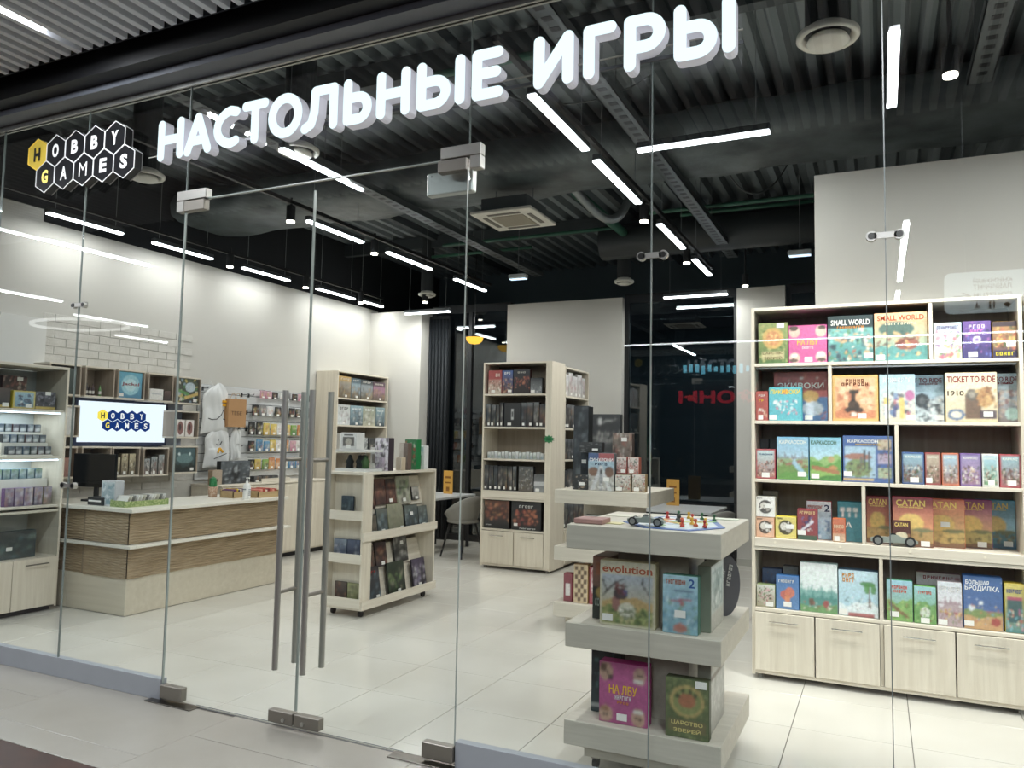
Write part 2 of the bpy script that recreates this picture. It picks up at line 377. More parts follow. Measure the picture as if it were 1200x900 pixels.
# big wrapped duct
DU = noisemat('wrapped_duct', '3a4143', '6a7375', 2.6, .45, .5, 6)
pr = []
for i in range(40):
    x = -7.4+i*.265; row = []
    for k in range(14):
        t = 2*math.pi*k/14; s = 1+.05*math.sin(i*1.7+k)+.03*math.sin(i*.6*k)
        yy = 6.75+.50*s*(abs(math.cos(t))**.6)*(1 if math.cos(t) > 0 else -1); zz = 4.2+.20*s*(abs(math.sin(t))**.6)*(1 if math.sin(t) > 0 else -1)
        row.append((x, yy, zz))
    pr.append(row)
q = MB(); q.add([p for r in pr for p in r], [(i*14+k, i*14+(k+1) % 14, (i+1)*14+(k+1) % 14, (i+1)*14+k) for i in range(39) for k in range(14)])
tag(recalc(q.build('air_duct', DU, None, True)), 'wide grey wrapped air duct crossing below the ceiling deck', 'duct')
q = MB().tube((-3.2, 9.4, 4.1), (.9, 9.4, 4.1), .22, 16)
tag(q.build('air_duct', mat('2e3335', .5), None, True), 'thin dark round duct crossing above the middle white wall', 'duct')
for i, (x, y0, y1, lab) in enumerate([(-4.45, 3.5, 10.2, 'long grey perforated cable tray left of the ceiling cassette'), (-1.66, 3.5, 10.0, 'grey perforated cable tray right of the ceiling cassette'), (.62, 3.5, 5.7, 'short cable tray right of the round white vent')]):
    t = thing('cable_tray', lab, 'cable tray', (x, 0, 3.92)); MB().box(-.07, .07, y0, y1, 0, .006).box(-.07, -.064, y0, y1, 0, .06).box(.064, .07, y0, y1, 0, .06).build('channel', mat('5d6264', .4, .5), t)
    hh = MB(); y = y0+.1
    while y < y1-.1: hh.box(-.03, .03, y, y+.05, -.002, -.0005); y += .12
    stuff(hh.build('perforation', BLK, t))
    y = y0+.3
    while y < y1:
        if not 6.1 < y < 7.4:
            for sx in (-.06, .06): MB().tube((sx, y, .05), (sx, y, .62), .004, 6).build('hanger_rod', GREY, t)
        y += 1.5
def cable(lab, pts, r, c):
    cu = bpy.data.curves.new('c', 'CURVE'); cu.dimensions = '3D'; sp_ = cu.splines.new('NURBS'); sp_.points.add(len(pts)-1)
    for p, q in zip(sp_.points, pts): p.co = (*q, 1)
    sp_.use_endpoint_u = True; sp_.order_u = 4; cu.bevel_depth = r; cu.bevel_resolution = 2; cu.resolution_u = 8
    o = bpy.data.objects.new('c', cu); COL.objects.link(o); bpy.context.view_layer.update()
    me = bpy.data.meshes.new_from_object(o.evaluated_get(bpy.context.evaluated_depsgraph_get())); bpy.data.objects.remove(o)
    me.materials.clear(); me.materials.append(c); tag(link('ceiling_cable', me), lab, 'cable')
CK = mat('5a5f60', .5)
cable('thin cable looping down behind the hexagon sign and the lettering', [(-4.6, 3.9, 4.5), (-4.2, 4.2, 4.0), (-3.6, 4.6, 3.9), (-3.2, 5.2, 4.2), (-2.9, 5.9, 4.5)], .008, CK)
cable('sagging cable near the top right of the doors', [(-3.0, 5.0, 4.52), (-2.6, 5.3, 4.05), (-2.0, 5.6, 4.1), (-1.6, 5.9, 4.5)], .007, CK)
cable('silver flexible hose curling beside the ceiling cassette', [(-2.75, 7.1, 4.1), (-2.6, 7.45, 3.85), (-2.45, 7.6, 3.8), (-2.35, 7.7, 4.0), (-2.3, 7.9, 4.5)], .045, mat('8a8f90', .35, .6))
cable('thin cable hanging by the back window above the pendant', [(-5.2, 9.2, 4.5), (-5.15, 9.4, 3.9), (-5.3, 9.6, 3.75), (-5.5, 9.8, 4.4)], .007, CK)
cable('black cable drooping above the wide cable tray on the right', [(-1.4, 7.6, 4.5), (-1.3, 7.8, 3.95), (-1.0, 8.0, 3.9), (-.8, 8.3, 4.5)], .008, CK)
cable('pale wire running between the words of the lettering', [(-.6, 4.2, 4.5), (-.3, 4.6, 4.1), (.3, 4.9, 4.15), (.8, 5.2, 4.5)], .006, CK)
GRN = mat('2f5e4c', .45)
for i, (p0, p1, r, lab) in enumerate([((-5.3, 8.9, 4.15), (-2.9, 8.9, 4.15), .022, 'thin green pipe behind the ceiling cassette'), ((-2.86, 7.5, 4.16), (-2.86, 9.7, 4.16), .055, 'thick green pipe running back beside the cassette'),
        ((-2.3, 8.3, 4.10), (.9, 8.3, 4.10), .022, 'thin green pipe above the tall right bookcase'), ((-2.1, 9.0, 4.25), (-.6, 9.0, 4.25), .022, 'farther green pipe left of the partition wall'), ((-5.9, 9.6, 4.2), (-4.3, 9.6, 4.2), .022, 'short green pipe above the left tube lights'), ((-3.3, 4.9, 4.31), (-2.0, 4.9, 4.31), .03, 'green pipe behind the lit lettering near the glass')]):
    tag(MB().tube(p0, p1, r, 12).build('sprinkler_pipe', GRN, None, True), lab, 'pipe')

# LED tubes ---------------------------------------------------------
def tube_light(x, y, z, ln, axis, label, e=TUBE_E, aw=AREA_W, grp='tube lights under the shop ceiling', wires=True):
    t = thing('tube_light', label, 'lamp', (x, y, z), R(90) if axis == 'y' else 0, grp)
    MB().bbox(-ln/2, ln/2, -.03, .03, .012, .055, .004).build('housing', mat('5d6164', .35, .5), t)
    MB().bbox(-ln/2+.004, ln/2-.004, -.029, .029, -.006, .011, .004).build('diffuser', emis('f6faff', e), t)
    if wires:
        for sx in (-.4, .4):
            yy = y+(sx*ln if axis == 'y' else 0); zt = 4.02 if 6.2 < yy < 7.3 else 4.54
            MB().tube((sx*ln, 0, .07), (sx*ln, 0, zt-z), .003, 5).build('suspension_wire', mat('8a8f92', .4), t)
    area((x, y, z-.02), ln if axis == 'x' else .06, ln if axis == 'y' else .06, aw*(.36 if x < -6.9 and y > 3.4 else 1), (.92, .96, 1) if z > 3.8 else (1, .98, .95))
    return t
row_a = [(3.55, 4.45), (4.35+.2, 5.35), (5.72, 6.54), (7.02, 7.85), (8.41, 9.26), (9.38, 9.98)]
segs = []
for k, (a, b) in enumerate(row_a[1:]): segs.append((-7.02, (a+b)/2, 3.58, b-a, 'y', f'tube light in the row along the left wall, {ORD[k]} from the glass front'))
for k, (a, b) in enumerate([(5.73, 6.61), (7.07, 8.0), (8.6, 9.45)]): segs.append((-4.93, (a+b)/2, 3.6, b-a, 'y', f'tube light in the second row from the left wall, {ORD[k]} from the glass front'))
segs.append((-3.86, 4.56, 3.6, .76, 'y', 'tube light just behind the letter O of the lit lettering'))
for k, (a, b) in enumerate([(4.08, 5.04), (5.26, 6.37), (7.07, 8.06), (8.6, 9.5)]): segs.append((-1.85, (a+b)/2, 3.6, b-a, 'y', f'tube light in the row behind the word for games, {ORD[k]} from the glass front'))
segs.append((-1.07, 5.19, 3.6, .90, 'x', 'crosswise tube light hanging near the clamp of the right pane'))
segs.append((-6.05, 9.75, 3.40, .78, 'x', 'crosswise tube light in front of the back window beside the white pillar'))
segs.append((-2.16, 10.1, 3.47, .84, 'x', 'crosswise tube light in front of the dark back window'))
for k, (x, y) in enumerate([(1.25, 4.5), (2.3, 4.5)]): segs.append((x, y, 3.6, .95, 'y', ['tube light above the far right end of the bookcases', 'tube light nearest the right side wall'][k]))
for s in segs: tube_light(*s)
def aimed(p, q, watt, ang=70):
    l = bpy.data.lights.new('spot_light', 'SPOT'); l.energy = watt; l.spot_size = R(ang); l.spot_blend = .7; l.shadow_soft_size = .04; l.color = (1, .97, .93)
    o = bpy.data.objects.new('spot_light', l); COL.objects.link(o); o.location = p; o.rotation_euler = (Vector(q)-Vector(p)).to_track_quat('-Z', 'Y').to_euler()
for p, q, w_ in (((.37, 4.6, 3.50), (.1, 5.5, 1.3), 150), ((-.75, 4.3, 3.5), (-.4, 5.5, 1.25), 115), ((1.2, 4.4, 3.5), (.7, 5.5, 1.25), 130), ((-1.89, 6.69, 3.5), (-2.2, 6.4, 1), 30), ((-4.93, 5.5, 3.5), (-4.1, 5.9, .7), 30), ((-4.93, 6.83, 3.5), (-6.9, 9.4, 1.8), 90), ((-1.9, 8.45, 3.5), (-4.0, 8.4, 1.6), 100)): aimed(p, q, w_)  # spots lacking a fixture are added to brighten the tall right bookcase
TR = mat('101214', .5)
for x, y0, y1 in ((-7.02, 3.5, 10.0), (-4.93, 3.6, 9.6), (-1.85, 3.6, 9.6)):
    tag(MB().box(x-.018, x+.018, y0, y1, 3.70, 3.735).build('light_track', TR), {-7.02: 'black lighting track along the left wall', -4.93: 'black lighting track above the counter aisle', -1.85: 'black lighting track above the middle aisle'}[x], 'track', 'black lighting tracks')
sp = [(-6.95, 6.75, 'first spotlight on the left wall track'), (-6.95, 8.1, 'second spotlight on the left wall track'), (-6.95, 9.32, 'third spotlight on the left wall track'), (-4.93, 5.5, 'spotlight between the first two tubes of the second row'), (-4.93, 6.83, 'spotlight between the middle tubes of the second row'),
      (-1.89, 6.69, 'spotlight beside the large ceiling cassette row of tubes'), (-1.9, 8.45, 'spotlight past the third tube of the middle row'), (-6.0, 9.6, 'bright spotlight near the white back pillar'), (.37, 4.6, 'spotlight hanging before the partition wall at the upper right'), (-1.5, 9.95, 'spotlight before the narrow white back wall')]
for k, (x, y, lab) in enumerate(sp):
    t = thing('spotlight', lab, 'lamp', (x, y, 3.52), 0, 'black track spotlights')
    MB().tube((0, 0, .02), (.0, .0, .16), .042, 16).tube((0, 0, .16), (0, 0, .24 if abs(x+1.9) < .1 or x < -4.9 and x != -6.0 else 1.01), .012, 8).build('body', BLKM, t, False)
    MB().tube((0, 0, .004), (0, 0, .0195), .036, 16).build('lens', emis('fff4e2', 18), t)
for k, (x, y, z, rr, lab) in enumerate([(-.212, 4.17, 3.65, .155, 'large round white air vent nearest the glass above the bookcase'), (-3.87, 4.37, 3.65, .155, 'round white air vent behind the letter O of the sign'), (-5.435, 4.32, 3.65, .155, 'round white air vent beside the hexagon sign'),
        (-6.0, 9.65, 3.65, .13, 'small round vent above the white back pillar'), (-3.02, 9.75, 3.65, .13, 'small round vent above the right end of the middle white wall')]):
    t = thing('air_vent', lab, 'vent', (x, y, z), 0, 'round white air vents')
    MB().lathe([(rr*.99, .02), (rr, 0), (rr*.93, -.012), (rr*.78, 0), (rr*.72, .05)], n=32).build('rim', mat('dcdbd3', .5), t, True)
    MB().lathe([(0, -.035), (rr*.6, -.032), (rr*.68, -.022), (rr*.6, .0), (0, .0)], n=32).build('disc', mat('dcdbd3', .5), t, True)
    MB().tube((0, 0, .02), (0, 0, .85), rr*.72, 20).build('neck', mat('2c3032', .6), t)
t = thing('ceiling_cassette', 'square white air conditioning cassette hanging under the duct', 'air conditioner', (-3.22, 6.75, 3.7))
MB().bbox(-.32, .32, -.32, .32, 0, .03, .006).build('panel', mat('e4e0d6', .5), t)
MB().box(-.17, .17, -.17, .17, -.006, -.001).build('grille', mat('98907f', .6), t)
for a in (0, 90, 180, 270):
    c, s = math.cos(R(a)), math.sin(R(a)); x, y = .235*c, .235*s; w1, w2 = (.022, .17) if abs(c) > .5 else (.17, .022)
    MB().box(x-w1, x+w1, y-w2, y+w2, -.005, -.001).build('louvre', mat('6b675e', .5), t)
MB().box(-.24, .24, -.24, .24, .03, .17).build('casing', mat('6a6f71', .4, .4), t)
for sx in (-.2, .2): MB().tube((sx, 0, .17), (sx, 0, .33), .005, 6).build('hanger_rod', GREY, t)
t = thing('light_box', 'small rectangular white lamp hanging behind the cassette', 'lamp', (-4.15, 8.86, 3.6)); MB().bbox(-.12, .12, -.05, .05, 0, .06, .01).build('housing', mat('cfd6d8', .4), t); MB().tube((0, 0, .06), (0, 0, .94), .005, 6).build('hanger_rod', GREY, t); MB().box(-.11, .11, -.04, .04, -.006, -.001).build('diffuser', emis('cfe8ff', 2), t)
t = thing('light_box', 'small white emergency lamp left of the partition wall', 'lamp', (-.75, 8.8, 3.6)); MB().bbox(-.12, .12, -.05, .05, 0, .06, .01).build('housing', mat('cfd6d8', .4), t); MB().tube((0, 0, .06), (0, 0, .94), .005, 6).build('hanger_rod', GREY, t); MB().box(-.11, .11, -.04, .04, -.006, -.001).build('diffuser', emis('cfe8ff', 2), t)
t = thing('pendant_lamp', 'yellow half dome pendant lamp by the back window', 'lamp', (-5.35, 9.95, 2.93)); MB().lathe([(0, 0), (.07, .012), (.115, .05), (.13, .10)], n=20).build('shade', emis('ffc24a', 1.6), t, True); MB().tube((0, 0, .10), (0, 0, 1.6), .006, 6).build('cord', BLK, t)

# ------------------------------------------------------------------ corridor ceiling
cc = struct(MB().box(-12, 9, -9, 3.25, 4.6, 4.7).build('ceiling_corridor', mat('14161a', .8)))
sl = MB().bbox(-.021, .021, .80, 2.95, 0, .10, .002).mesh('slat', mat('e9ecf1', .45))
for i in range(-75, 60): link('slat', sl, cc, (-3.04+.1*i, 0, 3.83))
FA = mat('6a6e76', .4)
f = MB().box(-12, 9, 3.16, 3.34, 3.70, 3.74); struct(f.build('trim_2', FA))
struct(MB().box(-12, 9, 3.05, 3.16, 3.74, 3.9).box(-12, 9, 3.13, 3.3, 3.9, 4.6).build('trim_3', mat('0c0d11', .5)))
for k, (y, z) in enumerate([(2.98, 3.86), (3.01, 3.90), (3.04, 3.94)]): struct(MB().box(-12, 9, y-.006, y+.006, z-.01, z+.01).build('trim_%d' % (4+k), mat('20232a', .35)))
struct(MB().box(-12, 9, 3.285, 3.30, 3.668, 3.70).box(-12, 9, 3.315, 3.33, 3.668, 3.70).build('trim_7', mat('a9aaa6', .35, .6)))
cl = [(.105, 1.53, 1.05, 'y', 'corridor ceiling light in the slats to the right of the entrance'), (-4.29, 1.8, 1.8, 'y', 'corridor ceiling light in the slats over the entrance'), (.28, -3.6, 3.1, 'y', 'long corridor ceiling light behind the photographer'), (.28, -6.4, .9, 'y', 'short corridor ceiling light behind the long one'),
      (2.4, 1.4, 2.4, 'y', 'corridor ceiling light over the right end of the shop front'), (-9.0, .5, 2.4, 'y', 'corridor ceiling light over the left end of the shop front')]
for x, y, ln, ax, lab in cl: tube_light(x, y, 3.835, ln, ax, lab, CORR_E, CORR_W*ln, 'corridor ceiling lights', False)
for x, y, ln, ax, lab in [(-1.4, -11.2, 8.2, 'x', 'nearer long crosswise light in the hall beyond the corridor'), (-.6, -12.8, 7.2, 'x', 'farther long crosswise light in the hall beyond the corridor'), (-13.1, -1.7, 1.1, 'y', 'short hall light far to the left'), (-14.35, -4.2, 1.7, 'y', 'second hall light far to the left'), (-16.4, -6.6, 1.5, 'y', 'third hall light far to the left')]:
    tube_light(x, y, 3.85, ln, ax, lab, 16, 22, 'hall lights across the corridor', False)
t = thing('ring_light', 'large white ring lamp hanging in the hall across the corridor', 'lamp', (-15.5, -4.3, 3.8)); q = MB(); n = 48; vs = []
for i in range(n):
    a = 2*math.pi*i/n
    for r_, z_ in ((1.25, 0), (1.33, 0), (1.33, .05), (1.25, .05)): vs.append((r_*math.cos(a)*.9, r_*math.sin(a)*.6, z_))
q.add(vs, [(i*4+k, i*4+(k+1) % 4, ((i+1) % n)*4+(k+1) % 4, ((i+1) % n)*4+k) for i in range(n) for k in range(4)]); q.build('diffuser', emis('ffffff', 3), t)
struct(MB().box(-22, 12, -14.2, -14.0, 0, 4.6).build('wall_hall', mat('4a5054', .7)))
struct(MB().box(-22, 12, -14.0, -9, -.08, -.004).build('floor_hall', mat('84817a', .3)))
# telephone shop across the hall, seen mirrored in the back window
t = thing('shop_sign', 'red and cyan lit lettering over the shop across the hall', 'sign', (-2.72, -8.0, 0))
for s, x, z, w_, h_, c in (('ФОНЫ', 0, 2.41, 1.42, .26, 'c0283a'),):
    text(s, t, x, z, w_, h_, c, y=.02, bold=.04, name='letters', m=emis(c, 3), flip=True)
q = MB(); rr_ = random.Random(5)
for k in range(11): x = -.62+k*.115; q.box(x, x+.06, 0, .03, 2.84+rr_.random()*.05, 2.97+rr_.random()*.06)
q.build('neon_mark', emis('7fe0ff', 4), t)
MB().box(-3, 3, -.2, -.1, 2.0, 3.4).build('board', mat('33383e', .6), t)

# hanging direction sign in the corridor (seen mirrored in the glass)
t = thing('direction_sign', 'hanging translucent direction sign with an arrow and small icons', 'sign', (.86, 1.0, 2.40))
def rrect(x0, x1, z0, z1, r, n=5):
    P = []
    for cx, cz, a0 in ((x1-r, z1-r, 0), (x0+r, z1-r, 90), (x0+r, z0+r, 180), (x1-r, z0+r, 270)):
        for k in range(n+1): a = R(a0+90*k/n); P.append((cx+r*math.cos(a), cz+r*math.sin(a)))
    return P
MB().prism(rrect(-.47, .47, 0, .262, .04), -.012, .012).build('board', mat('cfe0e4', .4, 0, 2.4), t)
TK = mat('10161a', .9)
text('КНИЖНЫЙ', t, -.205, .205, .21, .033, '', y=.0135, m=TK, flip=True, name='lettering'); text('ЛАБИРИНТ', t, -.205, .163, .21, .033, '', y=.0135, m=TK, flip=True, name='lettering')
text('COLIZEUM', t, -.205, .108, .21, .033, '', y=.0135, m=TK, flip=True, name='lettering')
text('←', t, -.37, .11, .10, .05, '', y=.0135, m=TK, flip=True, name='arrow')
for k, x in enumerate((-.29, -.22, -.20, -.13, -.05)):
    q = MB(); n = 14
    if k in (1, 2): q.prism([(x+.008*math.cos(2*math.pi*i/n), .062+.008*math.sin(2*math.pi*i/n)) for i in range(n)], .0125, .0135); q.prism([(x-.008, .05), (x+.008, .05), (x+.005, .025), (x-.005, .025)], .0125, .0135)
    elif k == 0: q.prism([(x-.015, .03), (x+.012, .03), (x+.018, .04), (x, .042), (x+.002, .065), (x-.006, .065), (x-.008, .04)], .0125, .0135)
    else: q.prism([(x-.02, .05), (x, .062), (x+.02, .045), (x+.012, .03), (x-.008, .032)], .0125, .0135)
    q.build('icon', TK, t)
MB().tube((-.35, 0, .262), (-.35, 0, 1.45), .004, 6).tube((.35, 0, .262), (.35, 0, 1.45), .004, 6).build('hanger_rod', GREY, t)

# ------------------------------------------------------------------ glass shop front
GY0, GY1 = 3.303, 3.313
seam = [-9.3, -8.37, -7.44, -6.51, -5.62, -4.715, -3.785]; seamr = [-1.83, -.90, .033, .965, 1.9, 2.84]
SEAL = mat('7d8582', .3); EDGE = mat('a9b3ae', .25)
k = 1
def pane(x0, x1, z0, z1, edge=True):
    global k
    o = struct(link('window_%d' % (10+k), None)); k += 1
    MB().box(x0+.003, x1-.003, GY0, GY1, z0, z1).build('pane', GLASS, o)
    MB().box(x1-.0022, x1+.0022, GY0-.001, GY1+.001, z0, z1).build('silicone_joint', SEAL, o)
    return o
for a, b in zip(seam[:-1], seam[1:]): pane(a, b, .12, 3.672)
for a, b in zip(seamr[:-1], seamr[1:]): pane(a, b, .12, 3.672)
pane(-3.785, -1.83, 2.958, 3.672)
struct(MB().box(-3.785, -1.83, 3.30, 3.316, 2.949, 2.955).build('trim_8', EDGE))
struct(MB().bbox(-9.3, -3.79, 3.30, 3.345, 0, .12, .002).build('trim_9', mat('a2a6ad', .45)))
struct(MB().bbox(-1.83, 3.0, 3.30, 3.345, 0, .12, .002).build('trim_10', mat('a2a6ad', .45)))
struct(MB().box(-3.55, -2.15, 3.318, 3.322, -.001, .002).box(-3.55, -2.15, 3.345, 3.349, -.001, .002).build('trim_11', GREY))
for nm, x0, x1, hx, px in (('door_1', -3.78, -2.80, -2.885, -3.78), ('door_2', -2.792, -1.836, -2.70, -1.836)):
    d = struct(link(nm, None))
    MB().box(x0, x1, GY0, GY1, .015, 2.945).build('pane', GLASS, d)
    MB().box(x0-.001, x0+.001, GY0-.001, GY1+.001, .1, 2.9).box(x1-.001, x1+.001, GY0-.001, GY1+.001, .1, 2.9).build('glass_edge', EDGE, d)
    for yy, nn in ((3.235, 'door_handle'), (3.385, 'door_handle')):
        xx = hx+(0 if nm == 'door_1' and yy < 3.3 else 0)
        h = MB().tube((xx, yy, .32), (xx, yy, 1.79), .016, 14).build(nn, STEEL, d, False)
    MB().tube((hx, 3.235, .72), (hx, 3.385, .72), .011, 10).tube((hx, 3.235, 1.42), (hx, 3.385, 1.42), .011, 10).build('handle_stud', DSTEEL, d)
    s = 1 if nm == 'door_1' else -1
    MB().bbox(min(px, px+s*.17), max(px, px+s*.17), 3.285, 3.331, .02, .095, .003).build('patch_fitting', DSTEEL, d)
    MB().bbox(min(px, px+s*.165), max(px, px+s*.165), 3.285, 3.331, 2.885, 2.948, .003).build('patch_fitting', DSTEEL, d)
    ix = x1 if nm == 'door_1' else x0
    MB().bbox(min(ix, ix-s*.165), max(ix, ix-s*.165), 3.285, 3.331, .028, .09, .003).build('lock_fitting', DSTEEL, d)
    MB().tube((ix-s*.06, 3.279, .05), (ix-s*.06, 3.29, .05), .011, 10).build('lock_cylinder', STEEL, d)
for x0, x1, lab, nn in ((-3.84, -3.60, 'steel corner clamp at the top left of the glass doors', 'a'), (-1.985, -1.755, 'steel corner clamp at the top right of the glass doors', 'b')):
    t = tag(MB().bbox(x0, x1, 3.283, 3.333, 2.952, 3.012, .003).bbox(x0 if nn == 'a' else x1-.06, x0+.06 if nn == 'a' else x1, 3.283, 3.333, 2.885, 2.9505, .003).build('corner_clamp', STEEL), lab, 'clamp', 'door corner clamps')
for x0, x1, lab in ((-3.86, -3.50, 'steel floor plate of the left door pivot'), (-2.18, -1.83, 'steel floor plate of the right door pivot')):
    t = thing('floor_pivot', lab, 'door closer', ((x0+x1)/2, 3.30, 0)); MB().bbox((x0-x1)/2, (x1-x0)/2, -.05, .03, .0005, .006, .001).build('plate', mat('6d6963', .3, 1), t)
t = thing('closer_box', 'pale metal box fixed behind the top right corner of the doors', 'door closer', (-1.98, 3.36, 2.80)); MB().bbox(-.13, .14, 0, .05, 0, .12, .006).build('casing', mat('c6cac7', .35, .4), t); MB().tube((-.10, -.002, .1), (-.10, 0, .1), .004, 8).build('screw', BLK, t)
for k2, (x, z, w_) in enumerate([(-4.66, 2.37, .075), (-5.63, 2.37, .06), (-.895, 2.372, .05), (.033, 2.373, .055), (-4.65, 1.2, .05), (.965, 2.37, .05)]):
    x = {0: -4.715, 4: -4.715}.get(k2, x)
    t = thing('spider_clamp', ['steel two-disc glass clamp left of the doors at door-top height', 'steel glass clamp at the far left joint', 'steel two-disc clamp on the joint under the word for games', 'steel two-disc clamp on the joint before the partition wall', 'steel glass clamp low on the joint before the counter', 'steel glass clamp at the right joint outside the bookcases'][k2], 'clamp', (x, 3.308, z), 0, 'glass clamps')
    MB().bbox(-.05, .05, -.012, -.006, -.013, .013, .001).build('strap', STEEL, t)
    for s in (-1, 1): MB().tube((s*.05, -.012, 0), (s*.05, .014, 0), .02, 16).build('disc', STEEL, t); MB().tube((s*.05, -.0145, 0), (s*.05, -.0121, 0), .013, 12).build('cap', mat('4a4a48', .35, .8), t)

# ------------------------------------------------------------------ lit lettering
def capsule(q, x0, z0, x1, z1, r, y0, y1, n=7):
    a = math.atan2(z1-z0, x1-x0); P = []
    for k in range(n+1): t = a+math.pi/2+math.pi*k/n; P.append((x0+r*math.cos(t), z0+r*math.sin(t)))
    for k in range(n+1): t = a-math.pi/2+math.pi*k/n; P.append((x1+r*math.cos(t), z1+r*math.sin(t)))
    q.prism(P, y0, y1)
def arc(cx, cz, rx, rz, a0, a1, n=14): return [(cx+rx*math.cos(R(a0+(a1-a0)*k/n)), cz+rz*math.sin(R(a0+(a1-a0)*k/n))) for k in range(n+1)]
H1 = 1.0
GL = {
 'Н': [[(0, 0), (0, 1)], [(1, 0), (1, 1)], [(0, .5), (1, .5)]],
 'А': [[(0, 0), (.5, 1), (1, 0)], [(.2, .3), (.8, .3)]],
 'С': [arc(.95, .5, .95, .5, 62+28, 270, 16)[0:] and [(1, .93)]+arc(.85, .5, .85, .5, 100, 260, 14)+[(1, .07)]],
 'Т': [[(0, 1), (1, 1)], [(.5, 1), (.5, 0)]],
 'О': [arc(.5, .5, .5, .5, 0, 360, 26)],
 'Л': [[(1, 0), (1, 1), (.35, 1)], [(.35, 1), (.32, .4), (.22, .1), (0, 0)]],
 'Ь': [[(0, 1), (0, 0), (.5, 0)]+arc(.55, .3, .45, .3, -90, 90, 10)+[(0, .6)]],
 'Ы': [[(0, 1), (0, 0), (.3, 0)]+arc(.36, .3, .28, .3, -90, 90, 10)+[(0, .6)], [(1, 0), (1, 1)]],
 'Е': [[(1, 1), (0, 1), (0, 0), (1, 0)], [(0, .52), (.9, .52)]],
 'И': [[(0, 1), (0, 0), (1, 1), (1, 0)]],
 'Г': [[(0, 0), (0, 1), (1, 1)]],
 'Р': [[(0, 0), (0, 1), (.5, 1)]+arc(.55, .69, .45, .31, 90, -90, 10)+[(0, .38)]]}
FACE = emis('e2f6fb', 1.25); SIDE = mat('cfd0d8', .5, 0, .30)
sg = thing('lit_lettering', 'white lit three-dimensional lettering above the glass doors', 'sign', (0, 3.215, 3.19))
wds = [('Н', -3.947, -3.731), ('А', -3.723, -3.506), ('С', -3.488, -3.288), ('Т', -3.27, -3.075), ('О', -3.073, -2.832), ('Л', -2.837, -2.591), ('Ь', -2.553, -2.37), ('Н', -2.34, -2.134), ('Ы', -2.094, -1.817), ('Е', -1.777, -1.607),
       ('И', -1.447, -1.247), ('Г', -1.2, -1.042), ('Р', -1.007, -.818), ('Ы', -.783, -.522)]
for ch, a, b in wds:
    r = .0275; w_ = b-a-2*r; h_ = .253-2*r; q = MB(); q2 = MB()
    for pl in GL[ch]:
        pts = [(a+r+x*w_, r+z*h_) for x, z in pl]
        for (x0, z0), (x1, z1) in zip(pts[:-1], pts[1:]):
            capsule(q, x0, z0, x1, z1, r, .0, .003); capsule(q2, x0, z0, x1, z1, r+.0008, .0032, .066)
    o = q2.build('letter', SIDE, sg); q.build('lit_face', FACE, o)
MB().tube((-4.1, .068, .07), (-.5, .062, .12), .004, 6).build('cable', mat('9a9a92', .5), sg)
MB().box(-4.0, -.5, .066, .076, .06, .075).build('mounting_rail', mat('4a4d50', .4), sg)

hx = thing('hexagon_sign', 'black honeycomb logo sign with one yellow cell above the left panes', 'sign', (-5.11, 3.22, 3.405))
def hexa(r, cx=0, cz=0): return [(cx+r*math.cos(R(90+60*k)), cz+r*math.sin(R(90+60*k))) for k in range(6)]
for row, (word, x0, zc) in enumerate((('HOBBY', 0, 0), ('GAMES', .0957, -.165))):
    for i, ch in enumerate(word):
        cx, cz = x0+i*.1914, zc; yel = row == 0 and i == 0
        o = MB().prism(hexa(.108), .002, .058).build('hexagon', mat('e0c24a' if yel else '0d0e12', .35), hx, False, (cx, 0, cz)); recalc(o)
        q = MB(); A, B = hexa(.1108), hexa(.1055)
        for k in range(6): q.prism([A[k], A[(k+1) % 6], B[(k+1) % 6], B[k]], -.001, .003)
        recalc(q.build('outline', mat('e0c24a' if yel else 'd6d7d6', .4, 0, .3), o))
        q = MB()
        for k in range(6): q.prism([A[k], A[(k+1) % 6], B[(k+1) % 6], B[k]], .052, .0585)
        recalc(q.build('rear_outline', mat('9a9c9c', .4), o))
        c = '16140e' if yel else ('efe07a' if ch == 'G' else 'd9dad8')
        text(ch, o, 0, 0, .066 if ch != 'M' else .078, .092, c, y=-.002, bold=.045 if ch not in 'MA' else (.0 if ch == 'M' else .03), name='letter', m=mat(c, .5, 0, 0 if yel else .35), extrude=0)

